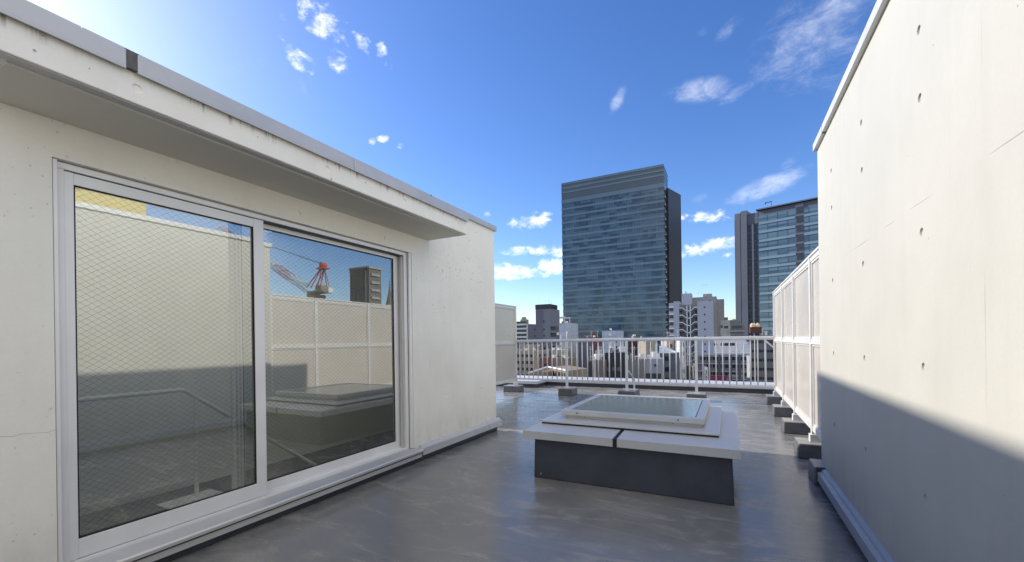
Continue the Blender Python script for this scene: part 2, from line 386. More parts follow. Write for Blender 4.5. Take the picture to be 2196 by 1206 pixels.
# ------------------------------------------------------------------ left penthouse
ph = root('penthouse', (-5.2, 1, 0), 'white concrete penthouse with a wide canopy over a glazed sliding door, at left', 'penthouse')
wl = obj('wall', MB().box(-7.2, -3.13, -5.2, 5.60, 0.003, 3.03), M_WALL_L, ph)
def cutw(o, mb):                                     # cutters in world coordinates
    cm = mb.mesh('cutter'); co = bpy.data.objects.new('cutter', cm); COL.objects.link(co)
    bm_ = bmesh.new(); bm_.from_mesh(cm); bmesh.ops.recalc_face_normals(bm_, faces=bm_.faces); bm_.to_mesh(cm); bm_.free()
    md = o.modifiers.new('cut', 'BOOLEAN'); md.object = co; md.operation = 'DIFFERENCE'; md.solver = 'EXACT'
    bpy.context.view_layer.update(); dg = bpy.context.evaluated_depsgraph_get()
    nm = bpy.data.meshes.new_from_object(o.evaluated_get(dg)); o.modifiers.remove(md); nm.name = o.data.name; o.data = nm
    bpy.data.objects.remove(co)
cutw(wl, MB().box(-4.62, -3.36, .25, 5.31, -.5, 2.6))
cutw(wl, MB().box(-4.60, -3.46, .35, 3.0, 2.5, 3.2))  # added roof opening, out of view, lets daylight into the interior
cutw(wl, MB().box(-3.5, -3.0, .890, 3.715, .10, 2.345))
cutw(wl, tie_holes([(4.28, 2.225), (4.31, 1.767), (4.33, .68), (5.18, 2.19), (5.175, 1.757), (5.17, .675), (4.91, 2.72), (5.08, 2.86),
                    (2.32, 2.425), (3.29, 2.425), (.42, 1.2), (.42, 2.2)], -3.13, 1))
# hairline crack beside the door
ck = MB(); yy = .08; zz = .925; rr = random.Random(3)
while yy < .875:
    y2 = yy + .03; z2 = .925 + rr.uniform(-.006, .006) - (yy - .4) * .02
    ck.hexa([(-3.1298, yy, zz - .0005), (-3.1292, yy, zz - .0005), (-3.1292, y2, z2 - .0005), (-3.1298, y2, z2 - .0005)],
            [(-3.1298, yy, zz + .0004), (-3.1292, yy, zz + .0004), (-3.1292, y2, z2 + .0004), (-3.1298, y2, z2 + .0004)]); yy, zz = y2, z2
obj('crack', ck, M_JGREY, ph)
# interior
obj('interior_wall', MB().box(-4.618, -4.60, .26, 5.30, .004, 2.598).box(-4.59, -3.362, .252, .27, .004, 2.598).box(-4.59, -3.362, 5.288, 5.308, -2.6, 2.598), M_INT, ph)
obj('skirting_board', MB().box(-4.598, -4.585, .28, 2.24, .012, .075), M_ALUW, ph)
obj('interior_floor', MB().box(-4.58, -3.365, .28, 2.24, .002, .010), M_INTF, ph)
stp = MB()
for i in range(12): stp.box(-4.58, -3.37, 2.26 + i * .245, 2.26 + (i + 1) * .245, -2.9, -.19 * (i + 1))
obj('stair', stp, M_INTF, ph); obj('stair_well_wall', MB().box(-4.75, -4.605, 2.26, 5.5, -2.9, -.01), M_INT, ph)
hr = MB().tube((-4.2, .5, .965), (-4.2, 1.98, .965), .019, 12).tube((-4.2, 1.98, .965), (-4.2, 4.6, -1.06), .019, 12)
hr.tube((-4.2, 2.07, .012), (-4.2, 2.07, .90), .017, 12).tube((-4.2, .55, .012), (-4.2, .55, .95), .017, 12).box(-4.28, -4.06, 1.8, 2.22, .011, .020)
obj('handrail', hr, M_TUBE, ph)
obj('added_roof_light', MB().box(-4.66, -3.505, .3, 3.05, 3.032, 3.045), M_GLASS2, ph)  # pane over the added opening that brightens the interior
# canopy over the door
XF = -2.60
fa = obj('canopy', MB().box(-3.134, XF, .56, 4.035, 2.552, 2.716), M_FASCIA, ph, .004)
cutw(fa, tie_holes([(1.043, 2.63), (2.169, 2.63), (3.0, 2.63), (3.859, 2.63)], XF, 1))
so_ = MB().box(-3.128, XF - .075, .63, 3.985, 2.541, 2.5515)
obj('soffit', so_, M_SOFFIT, fa, .0)
obj('soffit_border', MB().box(XF - .062, XF - .012, .57, 4.025, 2.5475, 2.5515).box(-3.128, XF - .062, 3.995, 4.03, 2.5475, 2.5515), M_COP, fa)
cp = [(.54, .99), (1.035, 2.39), (2.394, 3.2), (3.204, 4.03)]
for a, b_ in cp: obj('coping', MB().box(-3.15, XF + .03, a, b_, 2.700, 2.784).box(XF + .022, XF + .0305, a, b_, 2.690, 2.702), M_COP, ph, .003)
obj('joint_cover', MB().box(-3.14, XF + .027, .985, 1.04, 2.702, 2.789), M_JGREY, ph)
# coping of the main wall: pieces with a black joint
for a, b_ in ((-5.22, 1.0), (1.004, 4.03), (4.062, 5.635)):
    obj('coping', MB().box(-3.5, -3.095, a, b_, 3.010, 3.084), M_COP, ph, .003)
obj('coping', MB().box(-7.22, -3.505, 5.27, 5.635, 3.010, 3.084), M_COP, ph, .003)
obj('joint_cover', MB().box(-3.49, -3.100, 4.03, 4.062, 3.008, 3.087), M_JOINT, ph)
# base flashing
def flash(y0, y1, x, s, zt=.165, name='base_flashing', par=None, mat=M_FLASH):
    """stepped profile; x wall plane, s = +1 when the wall faces +x"""
    pts = [(zt + .02, x - s * .002), (zt + .012, x + s * .026), (zt - .008, x + s * .034), (zt - .014, x + s * .060), (zt - .095, x + s * .060), (zt - .095, x + s * .045), (zt - .03, x - s * .002)]
    mb = MB().prism(pts if s < 0 else pts[::-1], y0, y1, 'y')
    return obj(name, mb, mat, par, .002)
flash(3.80, 5.285, -3.13, 1, par=ph); flash(5.289, 5.66, -3.13, 1, par=ph); flash(-5.1, .86, -3.13, 1, par=ph)
obj('base_strip', MB().box(-3.18, -3.118, -5.1, 5.61, .004, .105), M_CURB, ph, .004)
# door frame
df = obj('door_frame', MB().box(-3.34, -3.165, .894, .945, .17, 2.305).box(-3.34, -3.165, 3.625, 3.675, .17, 2.305).box(-3.34, -3.165, .894, 3.675, 2.305, 2.340)
         .box(-3.158, -3.136, .894, .912, .17, 2.340).box(-3.158, -3.136, 3.675, 3.712, .17, 2.342), M_ALUW, ph, .0025)
obj('track', MB().box(-3.30, -3.292, .95, 3.62, .185, .205).box(-3.232, -3.226, .95, 3.62, .185, .205).box(-3.178, -3.170, .95, 3.62, .17, .190)
    .box(-3.34, -3.165, .945, 3.625, .150, .185), M_ALUW, df)
obj('reveal_fin', MB().box(-3.20, -3.186, 3.605, 3.626, .19, 2.30).box(-3.25, -3.236, 3.600, 3.626, .19, 2.30).box(-3.30, -3.286, 3.59, 3.626, .19, 2.30), M_ALU, df)
obj('head_gap', MB().box(-3.30, -3.175, .95, 3.62, 2.296, 2.304), M_BLACK, df)
sl = MB().prism([(.172, -3.17), (.150, -3.055), (.138, -3.050), (.118, -3.050), (.118, -3.066), (.150, -3.17)][::-1], .84, 3.79, 'y')
obj('sill', sl, M_ALU, ph, .0015)
obj('sill', MB().box(-3.17, -3.085, .86, 3.78, .100, .117), M_BLACK, ph)
obj('sill', MB().box(-3.13, -3.075, .86, 3.78, .060, .099), M_FLASH, ph)
def sash(y0, y1, x, sl_, sr, zb, zt, lock=False):
    """one sliding leaf in the plane x (outer face)"""
    xi = x - .034
    s_ = obj('sliding_door', MB().box(xi, x, y0, y0 + sl_, .192, 2.300).box(xi, x, y1 - sr, y1, .192, 2.300)
             .box(xi + .001, x - .001, y0 + sl_, y1 - sr, .193, zb).box(xi + .001, x - .001, y0 + sl_, y1 - sr, zt, 2.299), M_ALUW, ph, .003)
    xg = x - .018
    gl1 = obj('glass_pane', MB().box(xg - .006, xg, y0 + sl_ - .008, y1 - sr + .008, zb - .008, zt + .008), M_GLASS, s_)
    obj('gasket', MB().box(xg + .002, x - .003, y0 + sl_, y0 + sl_ + .006, zb, zt).box(xg + .002, x - .003, y1 - sr - .006, y1 - sr, zb, zt)
        .box(xg + .002, x - .003, y0 + sl_ + .006, y1 - sr - .006, zb, zb + .006).box(xg + .002, x - .003, y0 + sl_ + .006, y1 - sr - .006, zt - .006, zt), M_RUBBER, s_)
    # diamond wire, clipped to the pane
    wm = MB(); ya, yb = y0 + sl_, y1 - sr; sy, sz = .049, .0345; r = .00040; k = sz / sy
    for sg in (1, -1):
        c0 = -3.0
        n = int((yb - ya) / sy + (zt - zb) / sz) + 4
        for i in range(-n, n):
            # z = zb + sg*k*(y - ya) + i*sz
            pts = []
            for y in (ya, yb):
                z = zb + sg * k * (y - ya) + i * sz
                if zb <= z <= zt: pts.append((y, z))
            for z in (zb, zt):
                y = ya + (z - zb - i * sz) / (sg * k)
                if ya < y < yb: pts.append((y, z))
            if len(pts) < 2: continue
            (y1_, z1_), (y2_, z2_) = pts[0], pts[1]
            L = math.hypot(y2_ - y1_, z2_ - z1_)
            if L < .01: continue
            ny, nz = -(z2_ - z1_) / L * r, (y2_ - y1_) / L * r
            b0 = len(wm.v); X = xg + .0008
            wm.v += [(X, y1_ + ny, z1_ + nz), (X, y1_ - ny, z1_ - nz), (X, y2_ - ny, z2_ - nz), (X, y2_ + ny, z2_ + nz)]; wm.f.append((b0, b0 + 1, b0 + 2, b0 + 3))
    obj('wire_mesh', wm, M_WIRE, s_)
    return s_
s1 = sash(.935, 2.048, -3.172, .050, .078, .300, 2.235)
s2 = sash(1.840, 3.600, -3.236, .075, .060, .270, 2.262)
obj('stile_rib', MB().box(-3.2345, -3.226, 1.862, 1.870, .20, 2.29).box(-3.2345, -3.228, 1.890, 1.896, .20, 2.29), M_ALU, s2)
lk = obj('lock_handle', MB().box(-3.245, -3.2375, 2.015, 2.030, 1.015, 1.125).tube((-3.252, 2.022, 1.130), (-3.232, 2.022, 1.130), .016, 14).tube((-3.236, 2.022, 1.130), (-3.232, 2.060, 1.105), .006), M_CHROME, s2)

# ------------------------------------------------------------------ right concrete block
rb = root('stair_house', (3, 1, 0), 'tall sunlit cream concrete wall with a diagonal shadow and round tie holes, at right', 'concrete wall')
wr = obj('wall', MB().box(.765, 5.2, -5.2, 4.80, 0.003, 3.10), M_WALL_R, rb)
hol = [(y, z) for y in (4.24, 3.375, 2.475, 1.575, .675, -.225) for z in (2.687, 2.389, 1.800, 1.208, .632)]
cutw(wr, tie_holes(hol, .765, -1))
for a, b_ in ((-5.2, 1.4), (1.404, 4.40), (4.425, 4.83)):
    obj('coping', MB().box(.735, 1.10, a, b_, 3.078, 3.145), M_COPL, rb, .003)
obj('joint_cover', MB().box(.738, 1.09, 4.40, 4.425, 3.076, 3.148), M_JGREY, rb)
obj('coping', MB().box(1.105, 5.22, 4.5, 4.83, 3.078, 3.145), M_COPL, rb, .003)
for a, b_ in ((-5.1, 1.9), (1.904, 4.40), (4.404, 4.62)): flash(a, b_, .765, -1, .148, par=rb, mat=M_FLR)
obj('joint_cover', MB().box(.700, .770, 4.625, 4.66, .03, .172), M_BLACK, rb, .003)
obj('base_strip', MB().box(.752, .80, -5.1, 4.79, .004, .10), M_CURB, rb, .004)

# ------------------------------------------------------------------ skylight
sk = root('skylight', (-.84, 4.7, 0), 'flat glass skylight on a dark raised curb with a wide pale metal cap', 'skylight')
obj('curb', MB().hexa([(-1.720, 3.822, .002), (.034, 3.822, .002), (.034, 5.60, .002), (-1.720, 5.60, .002)],
                      [(-1.712, 3.835, .41), (.020, 3.835, .41), (.020, 5.585, .41), (-1.712, 5.585, .41)]), M_CURB, sk, .008)
CX0, CX1, CY0, CY1 = -1.808, .086, 3.765, 5.665
IX0, IX1, IY0, IY1 = -1.72, -.09, 4.10, 5.58
def capq(a, b_, c, d_):              # outer a,b - inner c,d ; sloping lid piece with a turned-down edge
    mb = MB(); zo, zi, zb = .466, .484, .392
    mb.hexa([(a[0], a[1], zo - .012), (b_[0], b_[1], zo - .012), (c[0], c[1], zi - .012), (d_[0], d_[1], zi - .012)],
            [(a[0], a[1], zo), (b_[0], b_[1], zo), (c[0], c[1], zi), (d_[0], d_[1], zi)])
    t = .006; nx, ny = (b_[1] - a[1]), -(b_[0] - a[0]); L = math.hypot(nx, ny); nx, ny = -nx / L * t, -ny / L * t
    mb.hexa([(a[0], a[1], zb), (b_[0], b_[1], zb), (b_[0] + nx, b_[1] + ny, zb), (a[0] + nx, a[1] + ny, zb)],
            [(a[0], a[1], zo - .012), (b_[0], b_[1], zo - .012), (b_[0] + nx, b_[1] + ny, zo - .012), (a[0] + nx, a[1] + ny, zo - .012)])
    return mb
gx = -.905
for q in (((CX0, CY0), (gx - .019, CY0), (gx - .019, IY0), (IX0, IY0)), ((gx + .019, CY0), (CX1, CY0), (IX1, IY0), (gx + .019, IY0)),
          ((CX1, CY0 + .003), (CX1, 5.02), (IX1, 5.02), (IX1, IY0 + .003)), ((CX1, 5.024), (CX1, CY1), (IX1, IY1), (IX1, 5.024)),
          ((CX1 - .003, CY1), (CX0 + .003, CY1), (IX0 + .003, IY1), (IX1 - .003, IY1)), ((CX0, CY1 - .003), (CX0, CY0 + .003), (IX0, IY0 + .003), (IX0, IY1 - .003))):
    obj('cap', capq(*q), M_COPL, sk, .0015)
obj('joint_strip', MB().hexa([(gx - .03, CY0 + .003, .40), (gx + .03, CY0 + .003, .40), (gx + .03, IY0, .40), (gx - .03, IY0, .40)],
                             [(gx - .03, CY0 + .003, .460), (gx + .03, CY0 + .003, .460), (gx + .03, IY0, .478), (gx - .03, IY0, .478)]), M_RUBBER, sk)
obj('gasket', MB().box(-1.738, -.080, 4.083, 5.72, .484, .4995), M_RUBBER, sk)
SX0, SX1, SY0, SY1 = -1.750, -.068, 4.075, 5.74
BX0, BX1, BY0, BY1 = -1.535, -.222, 4.255, 5.60
for a, b_, c, d_ in (((SX0, SY0), (SX1, SY0), (BX1, BY0), (BX0, BY0)), ((SX1, SY0), (SX1, SY1), (BX1, BY1), (BX1, BY0)),
                     ((SX1, SY1), (SX0, SY1), (BX0, BY1), (BX1, BY1)), ((SX0, SY1), (SX0, SY0), (BX0, BY0), (BX0, BY1))):
    obj('skirt', MB().hexa([(*a, .500), (*b_, .500), (*c, .508), (*d_, .508)], [(*a, .516), (*b_, .516), (*c, .530), (*d_, .530)]), M_FLASH, sk, .002)
obj('upstand', MB().box(BX0, BX1, BY0, BY1, .50, .566), M_FLASH, sk, .002)
FX0, FX1, FY0, FY1 = -1.575, -.196, 4.222, 5.665
fr = obj('glazing_frame', MB().box(FX0, FX1, FY0, FY0 + .075, .562, .612).box(FX0, FX1, FY1 - .075, FY1, .562, .612)
         .box(FX0, FX0 + .075, FY0 + .075, FY1 - .075, .562, .612).box(FX1 - .075, FX1, FY0 + .075, FY1 - .075, .562, .612), M_FLASH, sk, .0025)
obj('gasket', MB().box(FX0 + .07, FX1 - .07, FY0 + .07, FY1 - .07, .585, .604), M_RUBBER, fr)
obj('glass_pane', MB().box(FX0 + .083, FX1 - .083, FY0 + .083, FY1 - .083, .586, .607), M_SKYG, sk)
for x in (-1.40, -.42): obj('screw', MB().tube((x, FY0 - .004, .588), (x, FY0 + .002, .588), .0075, 12), M_BLACK, fr)
for x in (-1.33, -.47): obj('screw', MB().tube((x, BY0 - .003, .545), (x, BY0 + .002, .545), .004, 10), M_BLACK, sk)
wt = obj('paint_speck', MB().tube((-1.645, 3.822, .045), (-1.645, 3.829, .045), .006, 8), M_FLASH, sk)

# ------------------------------------------------------------------ ballast blocks
def block(x0, x1, y0, y1, h, label, group):
    t = root('ballast_block', ((x0 + x1) / 2, (y0 + y1) / 2, 0), label, 'block', group)
    o = MB().hexa([(x0 - .008, y0 - .008, .002), (x1 + .008, y0 - .008, .002), (x1 + .008, y1 + .008, .002), (x0 - .008, y1 + .008, .002)],
                  [(x0, y0, h), (x1, y0, h), (x1, y1, h), (x0, y1, h)])
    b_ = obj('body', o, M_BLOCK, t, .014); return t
RG = 'ballast blocks under the railing'; SG = 'ballast blocks under the right screen'
block(-5.31, -4.86, 9.90, 10.22, .165, 'leftmost grey block under the railing, at the foot of the shaded screen', RG)
block(-3.71, -3.35, 9.76, 10.14, .165, 'grey block under the second railing post from the left', RG)
block(-2.26, -1.88, 9.77, 10.36, .165, 'wider grey block under the middle railing post and its stay', RG)
block(-.80, -.42, 9.77, 10.14, .165, 'grey block under the fourth railing post, just behind the skylight', RG)
for (y, lb) in ((9.86, 'grey block where the railing meets the beige screen, farthest of the right row'), (8.42, 'grey block second farthest in the row under the beige screen'),
                (7.00, 'grey block third farthest in the row under the beige screen'), (5.63, 'half sunlit grey block nearest the shadow line beside the concrete wall')):
    block(.69, 1.30, y, y + .34, .168, lb, SG)
block(.69, 1.30, 4.66, 4.98, .168, 'shaded grey block at the corner of the tall concrete wall', SG)

# ------------------------------------------------------------------ railing
ra = root('railing', (-2.0, 9.95, 0), 'long pale aluminium railing of thin upright bars across the far roof edge', 'railing')
RY = 9.95; PXS = [-4.965, -3.55, -2.09, -.607, .80]
obj('top_rail', MB().box(-4.93, .83, RY - .03, RY + .03, 1.318, 1.372).box(-4.93, .83, RY - .018, RY + .018, 1.300, 1.3175), M_RAIL, ra, .012)
obj('bottom_rail', MB().box(-4.93, .83, RY - .018, RY + .018, .335, .375), M_RAIL, ra, .004)
bal = None
for i in range(4):
    a, b_ = PXS[i], PXS[i + 1]
    for k in range(1, 11):
        x = a + (b_ - a) * k / 11
        if bal is None:
            bal = obj('baluster', MB().tube((0, 0, .376), (0, 0, 1.299), .0125, 10), M_RAIL, ra, local=True, smooth=True); bal.location = (x + 2.0, 0, 0)
        else: dup(bal, ra, (x + 2.0, 0, 0))
for i, x in enumerate(PXS):
    if i in (1, 2, 3):
        obj('post', MB().box(x - .028, x + .028, RY - .029, RY + .029, .160, 1.3), M_RAIL, ra, .006)
        obj('base_plate', MB().box(x - .06, x + .06, RY - .06, RY + .06, .160, .172), M_RAIL, ra)
    elif i == 4:
        obj('brace', MB().tube((.66, RY, 1.30), (.83, RY, 1.13), .014, 8), M_RAIL, ra)
obj('stay', MB().box(-2.0, -1.965, 10.24, 10.275, .160, .42).tube((-1.983, 10.257, .41), (-2.06, 9.98, .62), .014), M_RAIL, ra)

# ------------------------------------------------------------------ screens
def screen(name, X, s, posts, label, cat='screen'):
    """framed sheets between posts, running along y; s = side of the face trim (+1: faces +x)"""
    t = root(name, (X, sum(posts) / len(posts), 0), label, cat)
    for y in posts:
        obj('post', MB().box(X - .032, X + .032, y - .030, y + .030, .160, 2.235), M_SCREENF, t, .004)
        obj('shoe', MB().box(X - .05, X + .05, y - .055, y + .045, .158, .25), M_SCREENF, t, .003)
    ya, yb = min(posts), max(posts)
    obj('top_rail', MB().box(X - .036, X + .036, ya - .03, yb + .03, 2.236, 2.262), M_SCREENF, t, .004)
    ps = sorted(posts)
    for a, b_ in zip(ps, ps[1:]):
        a += .031; b_ -= .031
        obj('rail', MB().box(X - .022, X + .022, a, b_, 2.185, 2.235), M_SCREENF, t, .003)
        obj('rail', MB().box(X - .030, X + .030, a, b_, 1.262, 1.290).box(X - .024, X + .024, a, b_, 1.29, 1.325), M_SCREENF, t, .003)
        obj('rail', MB().box(X - .022, X + .022, a, b_, .285, .345), M_SCREENF, t, .003)
        for z0, z1 in ((.346, 1.261), (1.326, 2.184)):
            fx = X - s * .004
            pn = obj('panel', MB().box(fx - .004, fx + .004, a + .02, b_ - .02, z0 + .02, z1 - .02), M_SCREEN, t)
            obj('bead', MB().box(X - .014, X + .014, a, a + .021, z0, z1).box(X - .014, X + .014, b_ - .021, b_, z0, z1)
                .box(X - .014, X + .014, a + .021, b_ - .021, z0, z0 + .021).box(X - .014, X + .014, a + .021, b_ - .021, z1 - .021, z1), M_SCREENF, pn, .002)
    return t
screen('screen_fence', .862, -1, [10.03, 8.60, 7.20, 5.80, 4.84], 'tall sunlit beige screen of framed panels right of the railing, meeting the concrete wall')
screen('screen_fence', -5.0, 1, [10.03, 8.60, 7.2, 5.8], 'shaded grey screen with a pale frame showing past the corner of the white penthouse')


# ================================================================== the city
def cmat(name, col, var=.14, rough=.8, scale=.35):
    if 'render_' + name in MATS: return MATS['render_' + name]
    m, gg, b, o = newmat('render_' + name)
    p = gg.n('ShaderNodeNewGeometry').outputs['Position']; sp_ = gg.n('ShaderNodeSeparateXYZ'); gg.l(p, sp_.inputs[0])
    sc_ = lambda k: tuple(min(.9, x * k) for x in col)
    c = gg.mix(gg.mr(gg.noise(p, .5, 6, .65), .3, .7), sc_(.78), sc_(1.15))
    c = gg.mix(gg.m('MULTIPLY', gg.mr(gg.noise(p, 1.6, 4, .7, sc=(1, 1, .08)), .48, .72), .5), c, sc_(.5))
    fl_ = gg.mr(gg.m('ABSOLUTE', gg.m('SUBTRACT', gg.m('FRACT', gg.m('DIVIDE', sp_.outputs[2], 3.05)), .5)), .06, .03)
    c = gg.mix(gg.m('MULTIPLY', fl_, .3), c, sc_(.45))
    gg.l(c, b.inputs['Base Color']); b.inputs['Roughness'].default_value = rough; b.inputs['Specular IOR Level'].default_value = .25
    return m
C = dict(white=(.60, .60, .60), pale=(.38, .39, .41), beige=(.36, .31, .24), tan=(.26, .205, .155), brown=(.13, .085, .065), brick=(.22, .10, .075),
         grey=(.20, .203, .212), dark=(.06, .062, .07), slate=(.13, .14, .16), cream=(.48, .43, .34), blue=(.42, .46, .54))
def cm(n): return cmat(n, C[n])
M_WIN = plain('city_window_glass', (.025, .032, .045), .12, 0, .5, .6)
M_METAL = plain('rooftop_unit_metal', (.62, .61, .58), .5, 0, .15, 2)
M_ROOF = plain('roof_sheet', (.21, .205, .20), .8, 0, .3, .8)
M_RED = plain('rust_red_paint', (.10, .03, .025), .7, 0, .2, 1)
M_MAG = plain('magenta_canvas', (.17, .018, .065), .7, 0, .1, 1)

def windows(par, mb, mat, spots, name='window'):
    """copies of one window at local spots (x, y, z)"""
    first = None
    for q in spots[:100]:
        if first is None: first = obj(name, mb, mat, par, local=True); first.location = q
        else: dup(first, par, q)
def building(cx, cy, w, d, top, col, label, cat='building', rz=0, group=None, fh=3.1, ww=1.3, wh=1.3, gap=2.6, name='building', vis=True,
             roof='parapet', win=True, clutter=2, seed=0, side=True, band=None, mat=None, low=None):
    """box building, local origin at the base; front face looks to -y"""
    R_ = random.Random(seed * 7919 + int(cx * 3) + int(cy))
    t = root(name, (cx, cy, GZ), label, cat, group, rz)
    H = top - GZ; mt = mat or cm(col)
    obj('wall', MB().box(-w / 2, w / 2, -d / 2, d / 2, 0, H), mt, t, local=True)
    if roof:
        obj('roof', MB().box(-w / 2 + .26, w / 2 - .26, -d / 2 + .26, d / 2 - .26, H + .003, H + .15), M_ROOF, t, local=True)
        p_ = MB()
        e = .25
        p_.box(-w / 2 - .05, w / 2 + .05, -d / 2 - .05, -d / 2 + e, H + .002, H + .9).box(-w / 2 - .05, w / 2 + .05, d / 2 - e, d / 2 + .05, H + .002, H + .9)
        p_.box(-w / 2 - .05, -w / 2 + e, -d / 2 + e, d / 2 - e, H + .002, H + .9).box(w / 2 - e, w / 2 + .05, -d / 2 + e, d / 2 - e, H + .002, H + .9)
        obj('roof_parapet', p_, mt, t, local=True)
        if w > 5 and d > 5 and R_.random() < .7:
            a = R_.uniform(-.2, .2) * w; b_ = R_.uniform(0, .2) * d; s_ = min(w, d) * .18
            obj('roof_hut', MB().box(a - s_, a + s_, b_ - s_, b_ + s_, H + .003, H + R_.uniform(2.2, 3.2)), mt, t, local=True)
    for i in range(clutter * 2):
        a = R_.uniform(-.45, .45) * w; b_ = R_.uniform(-.42, .1) * d; k = R_.random()
        if k < .55:
            s_ = R_.uniform(.25, .6); obj('rooftop_unit', MB().box(a - s_, a + s_, b_ - s_ * .6, b_ + s_ * .6, H + .16, H + R_.uniform(.8, 1.5)), R_.choice([M_METAL, M_METAL, cm('tan'), cm('grey')]), t, local=True)
        elif k < .8:
            obj('water_tank', MB().tube((a, b_, H + .4), (a, b_, H + 1.7), .55, 10).box(a - .5, a + .5, b_ - .5, b_ + .5, H + .16, H + .4), M_METAL, t, local=True)
        else:
            obj('antenna', MB().tube((a, b_, H), (a, b_, H + 4), .05, 5).box(a - .8, a + .8, b_ - .03, b_ + .03, H + 3.4, H + 3.46).box(a - .5, a + .5, b_ - .03, b_ + .03, H + 3.0, H + 3.06), M_METAL, t, local=True)
    if clutter >= 3:
        for i in range(2):
            a = R_.uniform(-.45, .45) * w
            obj('pipe', MB().tube((a, -d / 2 - .12, max(0, H - 14)), (a, -d / 2 - .12, H + .6), .09, 6), R_.choice([M_METAL, cm('slate')]), t, local=True)
        if R_.random() < .45:
            a = R_.uniform(-.4, .4) * w; zz_ = H - R_.uniform(3, 7)
            obj('sign', MB().box(a - .35, a + .35, -d / 2 - .75, -d / 2 - .1, zz_ - 2.6, zz_), R_.choice([M_METAL, cm('brick'), cm('cream'), cm('blue')]), t, local=True)
        rl = MB(); k_ = max(3, int(w / 1.6))
        for i in range(k_ + 1):
            x_ = -w / 2 + .1 + (w - .2) * i / k_; rl.box(x_ - .03, x_ + .03, -d / 2 + .02, -d / 2 + .08, H + (.9 if roof else .0), H + (1.7 if roof else 1.0))
        rl.box(-w / 2 + .1, w / 2 - .1, -d / 2 + .02, -d / 2 + .08, H + (1.7 if roof else 1.0), H + (1.76 if roof else 1.06))
        obj('roof_rail', rl, M_METAL, t, local=True)
    if win:
        lowz = max(.6, (low if low is not None else -.105 * math.hypot(cx, cy) - 3) - GZ)
        wm_ = MB().box(-ww / 2, ww / 2, -.06, .06, 0, wh); n = max(1, int((w - 1.4) // gap)); x0 = -(n - 1) * gap / 2
        sp = []; z = H - fh
        while z > lowz:
            sp += [(x0 + i * gap, -d / 2 - .02, z + .9) for i in range(n) if R_.random() > .08]
            if band: obj('balcony', MB().box(-w / 2 + .3, w / 2 - .3, -d / 2 - 1.1, -d / 2 - .02, z - .15, z + .85), cm(band), t, local=True)
            z -= fh
        windows(t, wm_, M_WIN, sp)
        if side:
            wm2 = MB().box(-.06, .06, -ww / 2, ww / 2, 0, wh); n = max(1, int((d - 2) // (gap * 1.2))); y0 = -(n - 1) * gap * .6
            sp = []; z = H - fh
            while z > lowz:
                for i in range(n):
                    sp.append(((w / 2 + .02) * (1 if cx < 0 else -1), y0 + i * gap * 1.2, z + .9))
                z -= fh
            windows(t, wm2, M_WIN, sp)
    return t
def bpx(x0, x1, ytop, Y, d, col, label, **kw):
    """front face between picture columns x0..x1 with its top at row ytop, standing at distance Y"""
    a = at(x0, ytop, Y); b_ = at(x1, ytop, Y)
    return building((a.x + b_.x) / 2, Y + d / 2, abs(b_.x - a.x), d, (a.z + b_.z) / 2, col, label, **kw)

# ---- the big glass office tower
def curtain(name, lo, hi, floor_h, bay, axis_scale=1.0, zoff=0.0, rough=.08):
    m, gg, b, o = newmat(name)
    p = gg.n('ShaderNodeTexCoord').outputs['Object']; sep = gg.n('ShaderNodeSeparateXYZ'); gg.l(p, sep.inputs[0])
    u = gg.m('DIVIDE', gg.m('ADD', sep.outputs[0], sep.outputs[1]), bay); w_ = gg.m('DIVIDE', gg.m('ADD', sep.outputs[2], zoff), floor_h)
    cx_ = gg.m('FLOOR', u); cz = gg.m('FLOOR', w_)
    cmb = gg.n('ShaderNodeCombineXYZ'); gg.l(cx_, cmb.inputs[0]); gg.l(cz, cmb.inputs[1])
    wn = gg.n('ShaderNodeTexWhiteNoise', noise_dimensions='2D'); gg.l(cmb.outputs[0], wn.inputs['Vector'])
    run = gg.noise(cmb.outputs[0], .32, 2, .5, sc=(.55, 3.1, 1))        # runs of drawn blinds along a floor
    cc = gg.m('ADD', gg.m('MULTIPLY', gg.mr(run, .44, .54), .75), gg.m('MULTIPLY', wn.outputs[0], .35))
    c = gg.mix(gg.m('MINIMUM', cc, 1.0), lo, hi)
    fr_ = gg.m('FRACT', u); ml = gg.m('MAXIMUM', gg.mr(fr_, .10, .05), gg.mr(fr_, .90, .95))
    c = gg.mix(gg.m('MULTIPLY', ml, .55), c, (.035, .05, .06))
    gg.l(c, b.inputs['Base Color']); b.inputs['Roughness'].default_value = rough; b.inputs['Specular IOR Level'].default_value = .55
    tilt = gg.n('ShaderNodeTexWhiteNoise', noise_dimensions='2D'); gg.l(cmb.outputs[0], tilt.inputs['Vector'])
    return m
M_T1 = curtain('blue_grey_curtain_wall', (.032, .058, .090), (.085, .145, .20), 4.23, 1.45)
M_T1S = plain('teal_spandrel_glass', (.12, .18, .235), .25, 0, .1, .05)
M_T1D = plain('dark_tower_core_panel', (.032, .031, .036), .5, 0, .08, .1)
M_T1M = plain('tower_crown_band', (.07, .095, .12), .3, 0, .1, .05)
t1 = root('office_tower', (-60.7, 261, GZ), 'tall dark blue glass office tower with fine floor bands, behind the middle of the railing', 'office tower')
TX0, TX1, TY0, TY1 = -91.0, -30.6, 250.0, 268.0
TT = 98.9
obj('facade', MB().box(TX0, TX1, TY0, TY1 + 14, GZ, TT - 12.9), M_T1, t1)
obj('crown', MB().box(TX0, TX1, TY0, TY1, TT - 12.898, TT), M_T1M, t1)
z = TT - 12.8
for i in range(24):
    obj('spandrel', MB().box(TX0 - .12, TX1 + .12, TY0 - .16, TY1 + .1, z, z + 1.25), M_T1S, t1)
    z -= 4.23
